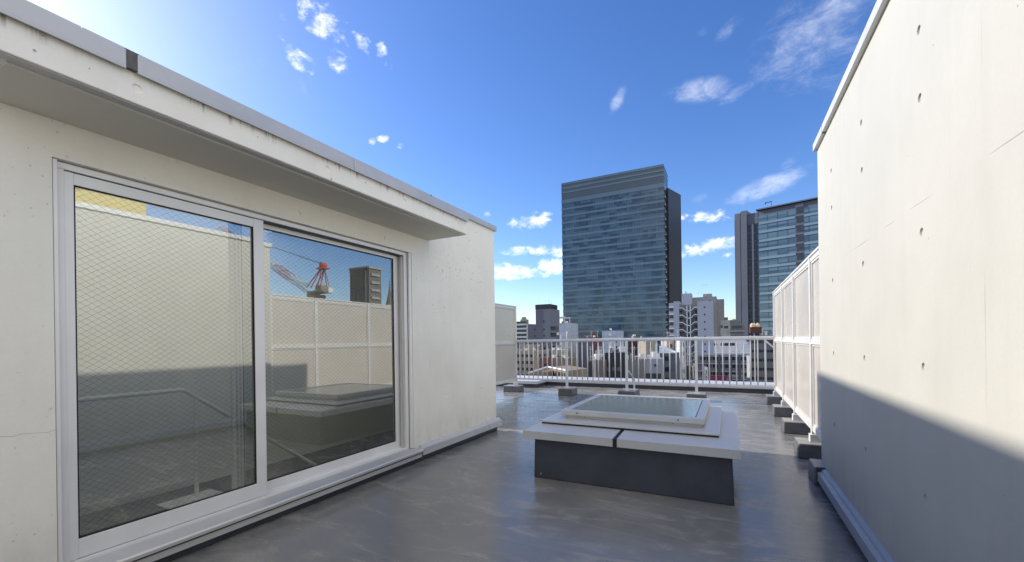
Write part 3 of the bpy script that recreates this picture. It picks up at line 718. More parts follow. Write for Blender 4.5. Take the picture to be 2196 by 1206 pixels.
for dz in (.0, 2.6, 5.2, 10.2): obj('crown_louvre', MB().box(TX0 - .1, TX1 + .1, TY0 - .14, TY1 + .1, TT - dz - 1.3, TT - dz - .35), M_T1S, t1)
a_ = V((-29.4, 259.0)); dr = V((.3024, .9532)); ns = V((-.9532, .3024))
q0 = a_; q1 = a_ + dr * 17.6; q2 = q1 + ns * 18; q3 = a_ + ns * 18
obj('core_shaft', MB().hexa([(q.x, q.y, GZ) for q in (q0, q1, q2, q3)], [(q.x, q.y, 88.2) for q in (q0, q1, q2, q3)]), M_T1D, t1)
for i in range(20):
    zz = 85 - i * 4.23
    obj('side_lamp', MB().box(TX1 + .1, TX1 + .7, TY0 + 1.5, TY0 + 2.4, zz, zz + .4), M_METAL, t1)

# ---- second tower, turned 17.6 degrees
T2R = math.radians(-17.6); Y2 = 300.0
M_T2G = curtain('sky_blue_louvred_glass', (.04, .075, .115), (.12, .19, .255), 1.42, 5.2, rough=.12)
M_T2B = plain('pale_blue_glass_band', (.19, .27, .34), .18, 0, .08, .05)
M_T2C = plain('grey_tower_stone', (.10, .115, .155), .6, 0, .07, .1)
M_T2D = plain('dark_tower_recess', (.035, .04, .05), .3, 0, .2, .3)
c2p = at(1627, 600, Y2); zt = at(1627, 450, Y2).z
t2 = root('office_tower', (c2p.x, c2p.y, GZ), 'blue glass tower with grey stone side fins, rising behind the beige screen', 'office tower', rz=T2R)
HH = zt - GZ
obj('facade', MB().box(0, 58, 0, 30, 0, HH - 4.2), M_T2G, t2, local=True)
obj('roof_slab', MB().box(-.9, 59, -1.0, 31, HH - .45, HH + .25), M_T2C, t2, local=True)
obj('top_storey', MB().box(.3, 57.7, .5, 29.5, HH - 4.199, HH - .702), M_T2C, t2, local=True)
fh2 = 5.35
def band2(x0, x1, k, i):
    z = HH - 9.4 - i * fh2
    obj('glass_band', MB().box(x0, x1, -.25, .02, z, z + 1.45), M_T2B, t2, local=True)
for i in range(18):
    band2(.6, 19.4, 0, i); band2(23.6, 57, 0, i)
# central recessed strip of dark panes
obj('recess', MB().box(19.5, 23.5, -.10, .03, 0, HH - 1), M_T2C, t2, local=True)
pm = MB().box(-.72, .72, -.06, .06, 0, 4.0)
windows(t2, pm, M_T2D, [(x, -.14, HH - 7.0 - i * fh2) for i in range(20) for x in (20.6, 22.4)], 'slot_window')
obj('mast', MB().tube((6.5, 4, HH), (6.5, 4, HH + 4.6), .14, 6).box(3.0, 6.7, 3.8, 4.2, HH + 4.2, HH + 4.6).box(3.0, 3.5, 3.8, 4.2, HH + 3.4, HH + 4.2), M_BLACK, t2, local=True)
# left wing: stone fins and dark window strips
for x0, x1, yf, top in ((-13.7, -13.05, 1.5, -3.2), (-13.0, -9.9, -.3, .1), (-9.5, -6.05, -.6, .9)):
    obj('stone_fin', MB().box(x0, x1, yf, 22, 0, HH + top), M_T2C, t2, local=True)
obj('recess', MB().box(-9.88, -9.52, .3, 20, 0, HH - .2), M_T2D, t2, local=True)
obj('wing', MB().box(-6.03, -.02, 1.0, 22, 0, HH - 1.2), M_T2C, t2, local=True)
obj('wing_head', MB().box(-6.0, -.1, .7, .99, HH - 8, HH - 1.4), M_T2C, t2, local=True)
obj('stone_fin', MB().box(-3.7, -2.5, .2, 1.0, 0, HH - 8.2), M_T2C, t2, local=True)
for i in range(20):
    z = HH - 12.6 - i * fh2
    for x0, x1 in ((-5.9, -3.8), (-2.4, -.35)):
        obj('strip_window', MB().box(x0, x1, .80, .98, z, z + 4.3), M_T2D, t2, local=True)
        obj('transom', MB().box(x0, x1, .74, .80, z + 2.0, z + 2.25), M_T2C, t2, local=True)

# ---- individual mid-distance buildings, left to right
M_APTW = cmat('balcony_white', (.70, .70, .69))
t = bpx(1104, 1132, 695, 285, 14, 'white', 'distant white apartment block with stacked balconies, first building right of the grey screen', win=False, clutter=0, roof=None, name='apartment_block')
w_ = 9.2
for i in range(7):
    z = (at(1110, 695, 285).z - GZ) - 1.2 - i * 3.1
    obj('balcony', MB().box(-w_ / 2 - .1, w_ / 2, -8.2, -7.02, z, z + 1.25), M_APTW, t, local=True)
    obj('loggia', MB().box(-w_ / 2 + .3, w_ / 2 - .4, -7.10, -6.95, z + 1.3, z + 3.0), M_WIN, t, local=True)
hz_ = at(1110, 695, 285).z - GZ
obj('roof_hut', MB().box(-2.2, 2.4, -4, 1, hz_ + .01, hz_ + 3.4).box(-1.6, 1.0, -3, 0, hz_ + 3.4, hz_ + 5.2), cm('beige'), t, local=True)
obj('antenna', MB().tube((-.2, -2, hz_ + 5), (-.2, -2, hz_ + 9), .12, 5), M_METAL, t, local=True)

M_SLIM = plain('render_charcoal', (.125, .13, .165), .75, 0, .06, .2, spec=.25)
M_SLIM2 = plain('render_charcoal_tile', (.17, .18, .21), .7, 0, .10, 2.2, spec=.25)
YA = 175.0
def X(px, Y): return at(px, 700, Y).x
def Z(py, Y, px=1200): return at(px, py, Y).z
xa, xb, xc, xd, xe = X(1131, YA), X(1149, YA), X(1165, YA), X(1180, YA), X(1191, YA)
t = root('slim_building', ((xa + xd) / 2, YA + 6, GZ), 'slim dark grey tower with a black roof box and aerials, left of the glass tower', 'building')
obj('wing', MB().box(xa, xb, YA + .5, YA + 14, GZ, Z(694, YA)), M_SLIM, t)
obj('shaft', MB().box(xb, xc, YA, YA + 12, GZ, Z(661, YA)), M_SLIM, t)
obj('shaft', MB().box(xc + .01, xd, YA + .1, YA + 12, GZ, Z(661, YA)), M_SLIM2, t)
obj('roof_screen', MB().box(xb - .1, xd + .1, YA - .1, YA + 9, Z(660.8, YA), Z(651, YA)), M_BLACK, t)
obj('wing', MB().box(xd + .01, xe, YA + 1.2, YA + 12, GZ, Z(700, YA)), M_SLIM, t)
for py in (700, 714, 728, 742, 756):
    obj('balcony', MB().box(xd + .02, xe + .2, YA, YA + 1.15, Z(py, YA), Z(py - 5, YA)), M_SLIM2, t)
    obj('window', MB().box(xd + .5, xe - .2, YA + 1.1, YA + 1.22, Z(py - 5.5, YA) - 2.6, Z(py - 5.5, YA) - 1.4), M_WIN, t)
windows(t, MB().box(-.35, .35, -.05, .05, 0, .9), M_WIN, [(X(px, YA) - t.location.x, YA + (.48 if px < 1149 else .08) - t.location.y, Z(py, YA) - GZ) for px in (1145.5, 1166.5) for py in (708, 722, 736, 750)] )
windows(t, MB().box(-.35, .35, -.05, .05, 0, 1.4), M_WIN, [(X(1166, YA) - t.location.x, YA + .08 - t.location.y, Z(py, YA) - GZ) for py in (692,)], 'slot_window')
for px, h_ in ((1150, 3.4), (1164.5, 2.4), (1173, 2.9), (1177.5, 2.0)):
    obj('antenna', MB().tube((X(px, YA), YA + 3, Z(651, YA)), (X(px, YA), YA + 3, Z(651, YA) + h_), .05, 5), M_METAL, t)
obj('antenna', MB().box(X(1164, YA), X(1174, YA), YA + 2.95, YA + 3.05, Z(651, YA) + 1.7, Z(651, YA) + 1.78), M_METAL, t)

YB = 200.0
t = root('frame_building', (X(1196, YB), YB + 7, GZ), 'dark building with an open steel roof frame, between the slim tower and the glass tower', 'building')
obj('wall', MB().box(X(1176, YB), X(1212, YB), YB, YB + 12, GZ, Z(704, YB)), cm('slate'), t)
fm = MB()
for px in (1181, 1196, 1210): fm.box(X(px, YB) - .2, X(px, YB) + .2, YB + .3, YB + .7, Z(704, YB), Z(682, YB)).box(X(px, YB) - .2, X(px, YB) + .2, YB + 8, YB + 8.4, Z(704, YB), Z(682, YB))
fm.box(X(1179, YB), X(1212, YB), YB + .2, YB + .8, Z(682, YB), Z(679.5, YB)).box(X(1179, YB), X(1212, YB), YB + 7.9, YB + 8.5, Z(682, YB), Z(679.5, YB))
obj('roof_frame', fm, M_METAL, t)
for px, a_h in ((1186, 2.2), (1191, 3.2), (1200, 2.6), (1205, 3.4)):
    obj('rooftop_unit', MB().box(X(px, YB) - .8, X(px, YB) + .8, YB + 2, YB + 4, Z(704, YB) + .01, Z(704, YB) + a_h), cm('grey'), t)
obj('antenna', MB().tube((X(1184, YB), YB + 2, Z(680, YB)), (X(1184, YB), YB + 2, Z(668, YB)), .06, 5), M_METAL, t)

YD = 150.0
t = bpx(1199, 1223, 693, YD, 9, 'blue', 'plain pale blue grey block with ducts, overlapping the left foot of the glass tower', win=False, clutter=1, roof=None)
lx = X(1211, YD)
obj('duct', MB().tube((1.0, -4.9, 30), (1.0, -4.9, Z(712, YD) - GZ), .3, 8).tube((1.8, -4.9, 28), (1.8, -4.9, Z(716, YD) - GZ), .25, 8).tube((-1.4, -4.9, 28), (-1.4, -4.9, Z(718, YD) - GZ), .2, 8), M_METAL, t, local=True)
obj('annex', MB().box(1.6, 3.6, -6.6, -4.6, 0, Z(716, YD) - GZ).box(3.6, 5.3, -6.2, -4.6, 0, Z(719, YD) - GZ), cm('pale'), t, local=True)
obj('dish', MB().tube((-2.6, -4.9, Z(716, YD) - GZ), (-2.6, -4.7, Z(716, YD) - GZ), .55, 12), M_METAL, t, local=True)
t = bpx(1291, 1325, 710, 130, 8, 'blue', 'plain pale blue block with a small roof dish, in front of the glass tower', win=False, clutter=0, roof=None)
hz_ = Z(710, 130, 1308) - GZ
obj('dish', MB().tube((.3, -3, hz_), (.3, -3, hz_ + .8), .08, 6).tube((0, -3.3, hz_ + .55), (.15, -3.0, hz_ + .75), .40, 12, .1), M_METAL, t, local=True)
obj('vent', MB().tube((.1, -4.15, hz_ - 1.2), (.1, -4.02, hz_ - 1.2), .45, 14), M_METAL, t, local=True)
obj('panel_joint', MB().box(-1.8, -1.76, -4.03, -3.99, 10, hz_ - .2), cm('slate'), t, local=True)
windows(t, MB().box(-.22, .22, -.04, .04, 0, .6), M_WIN, [(2.0, -4.02, hz_ - 3.6), (2.0, -4.02, hz_ - 5.3)])
obj('annex', MB().box(-4.6, -2.62, -4.4, 0, 0, Z(752, 130, 1300) - GZ), cm('pale'), t, local=True)

# building with the white zigzag outside stairs
YS = 190.0
t = root('stair_building', (X(1490, YS), YS + 8, GZ), 'pale grey block with white zigzag outside stairs between two slabs, right of the glass tower', 'building')
gx_ = lambda px: X(px, YS)
M_SB = plain('render_cool_grey', (.36, .39, .46), .75, 0, .06, .3, spec=.25)
M_SB2 = plain('render_warm_grey', (.27, .27, .275), .8, 0, .16, .8, spec=.25)
obj('slab', MB().box(gx_(1434.5), gx_(1445), YS + .6, YS + 12, GZ, Z(662, YS)), M_SB, t)
obj('slab', MB().box(gx_(1445) + .01, gx_(1456.5), YS, YS + 12, GZ, Z(659.5, YS)), M_SB, t)
obj('slab', MB().box(gx_(1496), gx_(1529), YS, YS + 10, GZ, Z(661.5, YS)), M_SB, t)
obj('wall', MB().box(gx_(1456.5) + .01, gx_(1496) - .01, YS + 3.2, YS + 12, GZ, Z(666, YS)), cm('grey'), t)
obj('upper_block', MB().box(gx_(1461), gx_(1482), YS + 3.6, YS + 11, Z(666, YS), Z(644, YS)), M_SB, t)
obj('upper_block', MB().box(gx_(1482) + .02, gx_(1536), YS + 10.01, YS + 24, GZ, Z(650, YS)), M_SB2, t)
obj('upper_block', MB().box(gx_(1536) + .02, gx_(1553), YS + 15, YS + 24, GZ, Z(654, YS)), M_SB2, t)
obj('roof_hut', MB().box(gx_(1505), gx_(1525), YS + 14, YS + 20, Z(650, YS), Z(642.5, YS)), M_SB2, t)
obj('duct', MB().tube((gx_(1469), YS + 5, Z(645, YS)), (gx_(1469), YS + 5, Z(639.5, YS)), .35, 8), M_SB, t)
for px, a1 in ((1497, 637), (1511, 622)):
    obj('antenna', MB().tube((gx_(px), YS + 12, Z(648, YS)), (gx_(px), YS + 12, Z(a1, YS)), .07, 5).box(gx_(px) - 1.2, gx_(px) + 1.2, YS + 11.96, YS + 12.04, Z(a1 + 4, YS), Z(a1 + 3.5, YS)), M_METAL, t)
M_SWH = plain('white_stair_steel', (.74, .75, .78), .5, 0, .04, 1)
xm1, xm2 = gx_(1473.5), gx_(1480.5); xl, xr = gx_(1457), gx_(1495.5)
for px in (1473.5, 1480.5): obj('stair_post', MB().box(gx_(px) - .14, gx_(px) + .14, YS + .2, YS + .5, GZ, Z(668, YS)), M_SWH, t)
for i in range(11):
    zz = Z(671.5, YS) - i * 3.02
    hx = lambda f: xl + (xm1 - xl) * f
    hy = lambda f: xr + (xm2 - xr) * f
    fl = MB(); th = .32
    for fn in (hx, hy):
        pts = [(fn(0), zz), (fn(.42), zz), (fn(.95), zz - 1.35), (fn(1), zz - 1.35)]
        for (xx0, z0), (xx1, z1) in zip(pts, pts[1:]):
            A, B = (xx0, z0), (xx1, z1)
            if A[0] > B[0]: A, B = B, A
            fl.hexa([(A[0], YS + .2, A[1] - th), (B[0], YS + .2, B[1] - th), (B[0], YS + .32, B[1] - th), (A[0], YS + .32, A[1] - th)],
                    [(A[0], YS + .2, A[1]), (B[0], YS + .2, B[1]), (B[0], YS + .32, B[1]), (A[0], YS + .32, A[1])])
    fl.box(xm1, xm2, YS + .2, YS + .32, zz - 1.35 - th, zz - 1.35)
    obj('stair_balustrade', fl, M_SWH, t)
    obj('landing', MB().box(xl, hx(.42), YS + .4, YS + 3.1, zz - 1.25, zz - 1.05).box(hy(.42), xr, YS + .4, YS + 3.1, zz - 1.25, zz - 1.05).box(hx(.95), hy(.95), YS + .4, YS + 3.1, zz - 2.6, zz - 2.4), cm('slate'), t)
    obj('infill_panel', MB().box(xl, hx(.42), YS + .33, YS + .38, zz - 1.2, zz - .33).box(hy(.42), xr, YS + .33, YS + .38, zz - 1.2, zz - .33), cm('slate'), t)
for i in range(9):
    zz = Z(669, YS) - i * 3.02
    obj('window', MB().box(gx_(1435.5), gx_(1444.3), YS + .52, YS + .62, zz - 1.9, zz - .6), M_WIN, t)
    obj('balcony_edge', MB().box(gx_(1434.3), gx_(1445), YS + .38, YS + .52, zz - .35, zz), M_SWH, t)
windows(t, MB().box(-.28, .28, -.05, .05, 0, .7), M_WIN, [(gx_(1511.5) - t.location.x, YS - .02 - t.location.y, Z(672.5, YS) - 3.02 * i - GZ - .4) for i in range(8)])
obj('window', MB().box(gx_(1520), gx_(1524), YS + 9.96, YS + 10.05, Z(660, YS), Z(656.5, YS)), M_WIN, t)

t = bpx(1540, 1561, 685, 235, 10, 'grey', 'small grey block with a flat roof, just right of the zigzag stair building', clutter=1, win=False)
t = bpx(1566, 1584, 690, 420, 12, 'cream', 'distant pale sunlit block low on the horizon between the stair building and the second tower', clutter=3, gap=2.2, win=True)
t = root('stepped_building', (X(1570, 205), 211, GZ), 'low grey building with a sloping end and wide dark windows below the second tower', 'building')
xg = lambda px: X(px, 205)
obj('wall', MB().box(xg(1545), xg(1566), 204.7, 213.7, GZ, Z(698, 205)), cm('pale'), t)
sw = MB().prism([(Z(698, 205), xg(1566) + .02), (Z(698, 205), xg(1585)), (Z(712, 205), xg(1598)), (GZ, xg(1598)), (GZ, xg(1566) + .02)][::-1], 205.5, 215, 'y')
obj('wing', sw, cm('grey'), t)
obj('window', MB().box(xg(1553), xg(1562), 204.6, 204.75, Z(713, 205), Z(708, 205)), M_WIN, t)
obj('window', MB().box(xg(1570), xg(1592), 205.4, 205.55, Z(713, 205), Z(708, 205)), M_WIN, t)
obj('window', MB().box(xg(1546), xg(1550), 204.6, 204.75, Z(712, 205), Z(707, 205)), M_WIN, t)
obj('ledge', MB().box(xg(1543), xg(1598), 204.5, 205.4, Z(719, 205), Z(717, 205)), cm('pale'), t)

# rust red plinth with three cream tanks
YI = 140.0
t = root('tank_building', (X(1622, YI), YI + 4, GZ), 'rust red roof room with dark wall below the cream tanks, beside the second tower', 'building')
obj('wall', MB().box(X(1610, YI), X(1662, YI), YI + .3, YI + 9, GZ, Z(726, YI)), cmat('umber', (.17, .16, .155)), t)
obj('roof_room', MB().box(X(1609, YI), X(1634, YI), YI, YI + 7, Z(722, YI), Z(711.5, YI)), M_RED, t)
windows(t, MB().box(-.4, .4, -.05, .05, 0, .8), M_WIN, [(X(px, YI) - t.location.x, YI + .28 - t.location.y, Z(py, YI) - GZ) for px in (1614, 1622, 1630, 1638, 1646, 1654) for py in (740, 756, 772, 788, 804)])
for px in (1618, 1642): obj('pipe', MB().tube((X(px, YI), YI + .2, GZ + 12), (X(px, YI), YI + .2, Z(726, YI)), .12, 6), M_METAL, t)
obj('rooftop_unit', MB().box(X(1640, YI), X(1646, YI), YI + 1, YI + 2, Z(726, YI) + .01, Z(719, YI)), M_METAL, t)
M_TANK = plain('cream_tank_plastic', (.66, .54, .34), .6, 0, .1, 1)
zz = Z(711.3, YI)
for i, px in enumerate((1613.5, 1618.5, 1625.5)):
    r_ = (.55, .38, .5)[i]
    q = obj('water_tank', MB().tube((0, 0, 0), (0, 0, .75), r_, 14).tube((0, 0, .75), (0, 0, 1.0), r_, 14, r_ * .45).tube((0, 0, 1.0), (0, 0, 1.15), r_ * .35, 10), M_TANK, local=True)
    q.location = (X(px, YI), YI + 1.2, zz)
    tag(q, ('left and widest of the three cream tanks on the rust red roof room', 'narrow middle one of the three cream tanks on the rust red roof room',
            'rightmost of the three cream tanks on the rust red roof room')[i], 'water tank', 'cream tanks on the red roof room')

t = bpx(1634, 1664, 733, 150, 8, 'slate', 'slate flats with small windows just left of the beige screen, below the rail', gap=1.7, ww=.8, wh=.9, fh=2.6, clutter=4, seed=21)
t = bpx(1612, 1640, 770, 165, 8, 'pale', 'pale low house with cluttered roof at the right end of the railing', gap=1.7, ww=.8, wh=.9, fh=2.6, clutter=6, seed=22, rz=math.radians(20))
# long white block and the five storey grid building below it
YJ = 200.0
t = root('white_block', (X(1566, YJ), YJ + 8, GZ), 'long low white block with small square windows behind the right railing bay', 'building')
xj = lambda px: X(px, YJ)
wq = MB().prism([(Z(729, YJ), xj(1530)), (Z(729, YJ), xj(1594)), (Z(744, YJ), xj(1608)), (GZ, xj(1608)), (GZ, xj(1530))][::-1], YJ, YJ + 12, 'y')
obj('wall', wq, cmat('bright_white', (.80, .82, .86)), t)
windows(t, MB().box(-.55, .55, -.05, .05, 0, 1.15), M_WIN, [(xj(px) - t.location.x, YJ - .02 - t.location.y, Z(744, YJ) - GZ) for px in (1533.5, 1548, 1556, 1559.5, 1565, 1572)])
obj('roof_edge', MB().box(xj(1529), xj(1610), YJ - .5, YJ + .1, Z(759, YJ), Z(757, YJ)), M_SWH, t)
YJ2 = 185.0
t = bpx(1497, 1612, 761, YJ2, 12, 'grey', 'wide grey office block with rows of dark windows, below the long white block', fh=3.0, gap=2.15, ww=1.75, wh=1.5, clutter=0, roof=None, side=False, seed=2)
for i in range(4):
    z = (Z(761, YJ2, 1550) - GZ) - 3.0 * i - .5
    obj('floor_band', MB().box(-12.2, 12.2, -6.35, -6.06, z - .25, z + .15), cm('pale'), t, local=True)
for px in (1520, 1542, 1566, 1585): obj('pier', MB().box(X(px, YJ2) - t.location.x - .4, X(px, YJ2) - t.location.x + .4, -6.5, -6.07, 10, Z(761, YJ2, 1550) - GZ), cm('slate'), t, local=True)
# white upright sign board and the magenta canopy
YK = 150.0
t = root('sign_board', (X(1513.5, YK), YK, Z(818, YK, 1513)), 'tall narrow white sign with small dark characters, right of the fourth railing post', 'sign')
s_h = Z(787, YK, 1513) - Z(818, YK, 1513); s_w = (X(1517, YK) - X(1510, YK)) / 2
mb = MB().prism([(0, -s_w), (s_h + .2, -s_w), (s_h - .25, s_w), (0, s_w)], -.15, .15, 'y')
obj('board', mb, plain('white_sign_face', (.82, .82, .80), .5, 0, .02), t, local=True)
def strokes(kind, cx, cz, s, name='character'):
    seg = {'3': [(0, 2, 1, 2), (1, 2, 1, 0), (0, 1, 1, 1), (0, 0, 1, 0)], '0': [(0, 2, 1, 2), (1, 2, 1, 0), (0, 0, 1, 0), (0, 0, 0, 2)],
           'n': [(0, 2, 1, 2), (0, 2, 0, 0), (1, 2, 1, 0), (0, 1, 1, 1)]}[kind]
    m_ = MB()
    for a, b_, c_, d_ in seg: m_.tube((cx + (a - .5) * s, -.17, cz + (b_ - 1) * s * .7), (cx + (c_ - .5) * s, -.17, cz + (d_ - 1) * s * .7), .07, 4)
    return m_
for k, (ch, f) in enumerate((('3', .72), ('3', .60), ('0', .42), ('n', .27), ('n', .12))): obj('character', strokes(ch, -.03, s_h * f, .42), M_BLACK, t, local=True)
obj('pole', MB().box(-s_w - .2, -s_w - .02, -.1, .1, -18, s_h), M_METAL, t, local=True)
t = root('canopy', (X(1539, YJ2 - 8), YJ2 - 8, Z(818, YJ2 - 8, 1540)), 'magenta canvas canopy low in front of the wide grey office block', 'canopy')
hh = Z(806, YJ2 - 8, 1540) - Z(818, YJ2 - 8, 1540)
obj('canvas', MB().prism([(0, -.9), (hh, .9), (0, .9)], -2.7, 2.7, 'x') if False else MB().hexa([(-2.8, -1.0, -1.2), (2.8, -1.0, -1.2), (2.8, 1.0, -1.2), (-2.8, 1.0, -1.2)], [(-2.8, -.5, hh), (2.8, -.5, hh), (2.8, 1.0, hh), (-2.8, 1.0, hh)]), M_MAG, t, local=True)
obj('frame', MB().tube((-2.7, 0, -16), (-2.7, 0, -1.2), .08).tube((2.7, 0, -16), (2.7, 0, -1.2), .08), M_METAL, t, local=True)

# dark block with pale marks, grey slab, brown wall, red house, curved white roof
t = bpx(1297, 1341, 757, 120, 10, 'dark', 'nearly black block with three small pale marks, between the second and middle railing posts', win=False, clutter=5, roof=None, mat=plain('render_black', (.02, .02, .024), .6, 0, .2, .5))
hz_ = Z(792, 120, 1318) - GZ
for x_, w_ in ((-2.0, .25), (-.2, .55), (1.05, .35)): obj('mark', MB().box(x_ - w_, x_ + w_, -5.1, -5.02, hz_ - .55, hz_ + .55), cm('slate'), t, local=True)
obj('mound', MB().tube((-1.8, 0, Z(757, 120, 1318) - GZ), (1.2, 0, Z(757, 120, 1318) - GZ), 1.0, 10), M_BLACK, t, local=True)
t = bpx(1261, 1297, 773, 118, 9, 'tan', 'plain taupe wall with one dark opening, left of the black block', win=False, clutter=6, roof=None, mat=plain('render_taupe', (.15, .125, .108), .8, 0, .08, .6), seed=11)
obj('opening', MB().box(-2.9, -1.3, -4.6, -4.49, 8, Z(776, 118, 1280) - GZ), M_BLACK, t, local=True)
t = bpx(1341, 1374, 773, 122, 9, 'grey', 'plain warm grey slab wall behind the middle railing post', win=False, clutter=7, roof=None, mat=plain('render_warm_slab', (.20, .19, .178), .8, 0, .05, .6), seed=5)
t = bpx(1385, 1415, 770, 112, 8, 'pale', 'light grey windowless block with one dark slot, right of the middle railing post', win=False, clutter=3, roof=None, mat=plain('render_cool_pale', (.27, .285, .31), .75, 0, .06, .4))
obj('slot', MB().box(.3, 1.1, -4.1, -3.98, Z(786, 112, 1400) - GZ, Z(781.5, 112, 1400) - GZ), M_BLACK, t, local=True)
obj('base_storey', MB().box(-1.9, 2.0, -4.5, -4.01, 6, Z(801, 112, 1400) - GZ), M_BLACK, t, local=True)
t = bpx(1348, 1377, 727.5, 160, 8, 'brick', 'dark maroon block with pale pipes on it, right of the middle railing post', win=False, clutter=2, roof=None, mat=plain('render_maroon', (.085, .028, .026), .8, 0, .25, .5))
t = bpx(1372, 1394, 736, 150, 8, 'beige', 'sunlit beige block crowded with small windows, beside the maroon block', rz=math.radians(28), gap=1.5, ww=.8, wh=.9, fh=2.4, clutter=3, seed=4)
t = bpx(1414, 1449, 758, 130, 10, 'slate', 'dark slate block under a curved white roof, left of the fourth railing post', win=True, gap=2.4, ww=1.5, clutter=1, roof=None, seed=3, side=False)
rf = MB(); zb = Z(758, 130, 1430) - GZ; hh = 1.9
n = 10; w_ = X(1449, 130) - X(1414, 130)
pr_ = [(zb + hh * (1 - (i / n)) ** 1.6 + .25, -w_ / 2 + w_ * i / n) for i in range(n + 1)]
poly = pr_ + [(zb, w_ / 2), (zb, -w_ / 2)]
rf.prism(poly[::-1], -5.3, 4, 'y'); obj('roof', rf, cmat('bright_white', (.80, .82, .86)), t, local=True)
t = bpx(1420, 1437, 733, 165, 8, 'cream', 'small cream house with bright sunlit wall above the curved white roof', clutter=1, rz=math.radians(22), win=True, gap=2, seed=6)
t = bpx(1448, 1462, 730, 160, 8, 'white', 'narrow white house just left of the zigzag stairs foot', clutter=1, rz=math.radians(20), gap=1.8, ww=.8, seed=8)
t = bpx(1240, 1254, 726, 150, 9, 'dark', 'narrow dark slab left of the pale dish block, third bar right of the second post', win=False, clutter=0, roof=None, mat=M_SLIM)
t = bpx(1252, 1282, 728, 190, 10, 'brick', 'brick red building with thin pale pipes, behind the bars right of the second post', clutter=4, gap=2, ww=.9, seed=9)
for px, ph_, y_ in ((1272, 724.5, 0), (1344, 720, 0)): pass
# left side: beige terraces and long flat roofs
t = bpx(1100, 1152, 757, 150, 12, 'beige', 'beige terrace of small flats with many dark windows, lowest left behind the first railing bars', gap=1.9, ww=1.0, wh=1.1, fh=2.6, clutter=5, seed=12)
t = bpx(1130, 1156, 748, 168, 9, 'tan', 'tan sunlit flats behind the beige terrace at the left end of the railing', gap=1.8, ww=.9, wh=1.0, fh=2.5, clutter=3, rz=math.radians(18), seed=13)
t = bpx(1112, 1131, 744, 190, 9, 'cream', 'cream flats under the white balcony apartment block at the left railing end', gap=1.8, ww=.9, wh=1.0, fh=2.5, clutter=3, rz=math.radians(25), seed=14)
t = bpx(1176, 1215, 757, 135, 9, 'beige', 'sunlit cream block behind the second railing post', gap=2.4, ww=1.0, fh=2.8, clutter=3, rz=math.radians(16), seed=15)
t = bpx(1158, 1184, 774, 125, 9, 'brick', 'low reddish brown block left of the second railing post', clutter=2, gap=2.4, seed=16)
t = bpx(1182, 1216, 775, 118, 8, 'tan', 'low tan block directly left of the second railing post', clutter=6, win=False, seed=17)
t = root('gabled_building', (X(1173, 85), 92, GZ), 'long low building with a white ridged roof edge, nearest below the left railing bays', 'building')
def quadbar(p0, p1, w, h): return MB().hexa([(p0.x, p0.y, p0.z - h), (p1.x, p1.y, p1.z - h), (p1.x, p1.y + w, p1.z - h), (p0.x, p0.y + w, p0.z - h)], [(p0.x, p0.y, p0.z), (p1.x, p1.y, p1.z), (p1.x, p1.y + w, p1.z), (p0.x, p0.y + w, p0.z)])
pA, pB, pC = at(1132, 799, 78), at(1173, 785.5, 92), at(1214, 793, 84)
for a, b_ in ((pA, pB), (pB, pC)):
    obj('roof_edge', quadbar(a, b_, .5, .28), M_SWH, t)
    obj('wall', MB().hexa([(a.x, a.y + .1, GZ), (b_.x, b_.y + .1, GZ), (b_.x + 1, b_.y + 12, GZ), (a.x + 1, a.y + 12, GZ)], [(a.x, a.y + .1, a.z - .3), (b_.x, b_.y + .1, b_.z - .3), (b_.x + 1, b_.y + 12, b_.z - .5), (a.x + 1, a.y + 12, a.z - .5)]), cm('tan'), t)
    for k in range(7):
        f = (k + .5) / 7; q = a.lerp(b_, f); dv = (b_ - a).normalized() * .45
        obj('window', MB().hexa([(q.x - dv.x, q.y - dv.y, q.z - 2.0), (q.x + dv.x, q.y + dv.y, q.z - 2.0), (q.x + dv.x, q.y + dv.y + .12, q.z - 2.0), (q.x - dv.x, q.y - dv.y + .12, q.z - 2.0)],
                                [(q.x - dv.x, q.y - dv.y, q.z - .8), (q.x + dv.x, q.y + dv.y, q.z - .8), (q.x + dv.x, q.y + dv.y + .12, q.z - .8), (q.x - dv.x, q.y - dv.y + .12, q.z - .8)]), M_WIN, t)

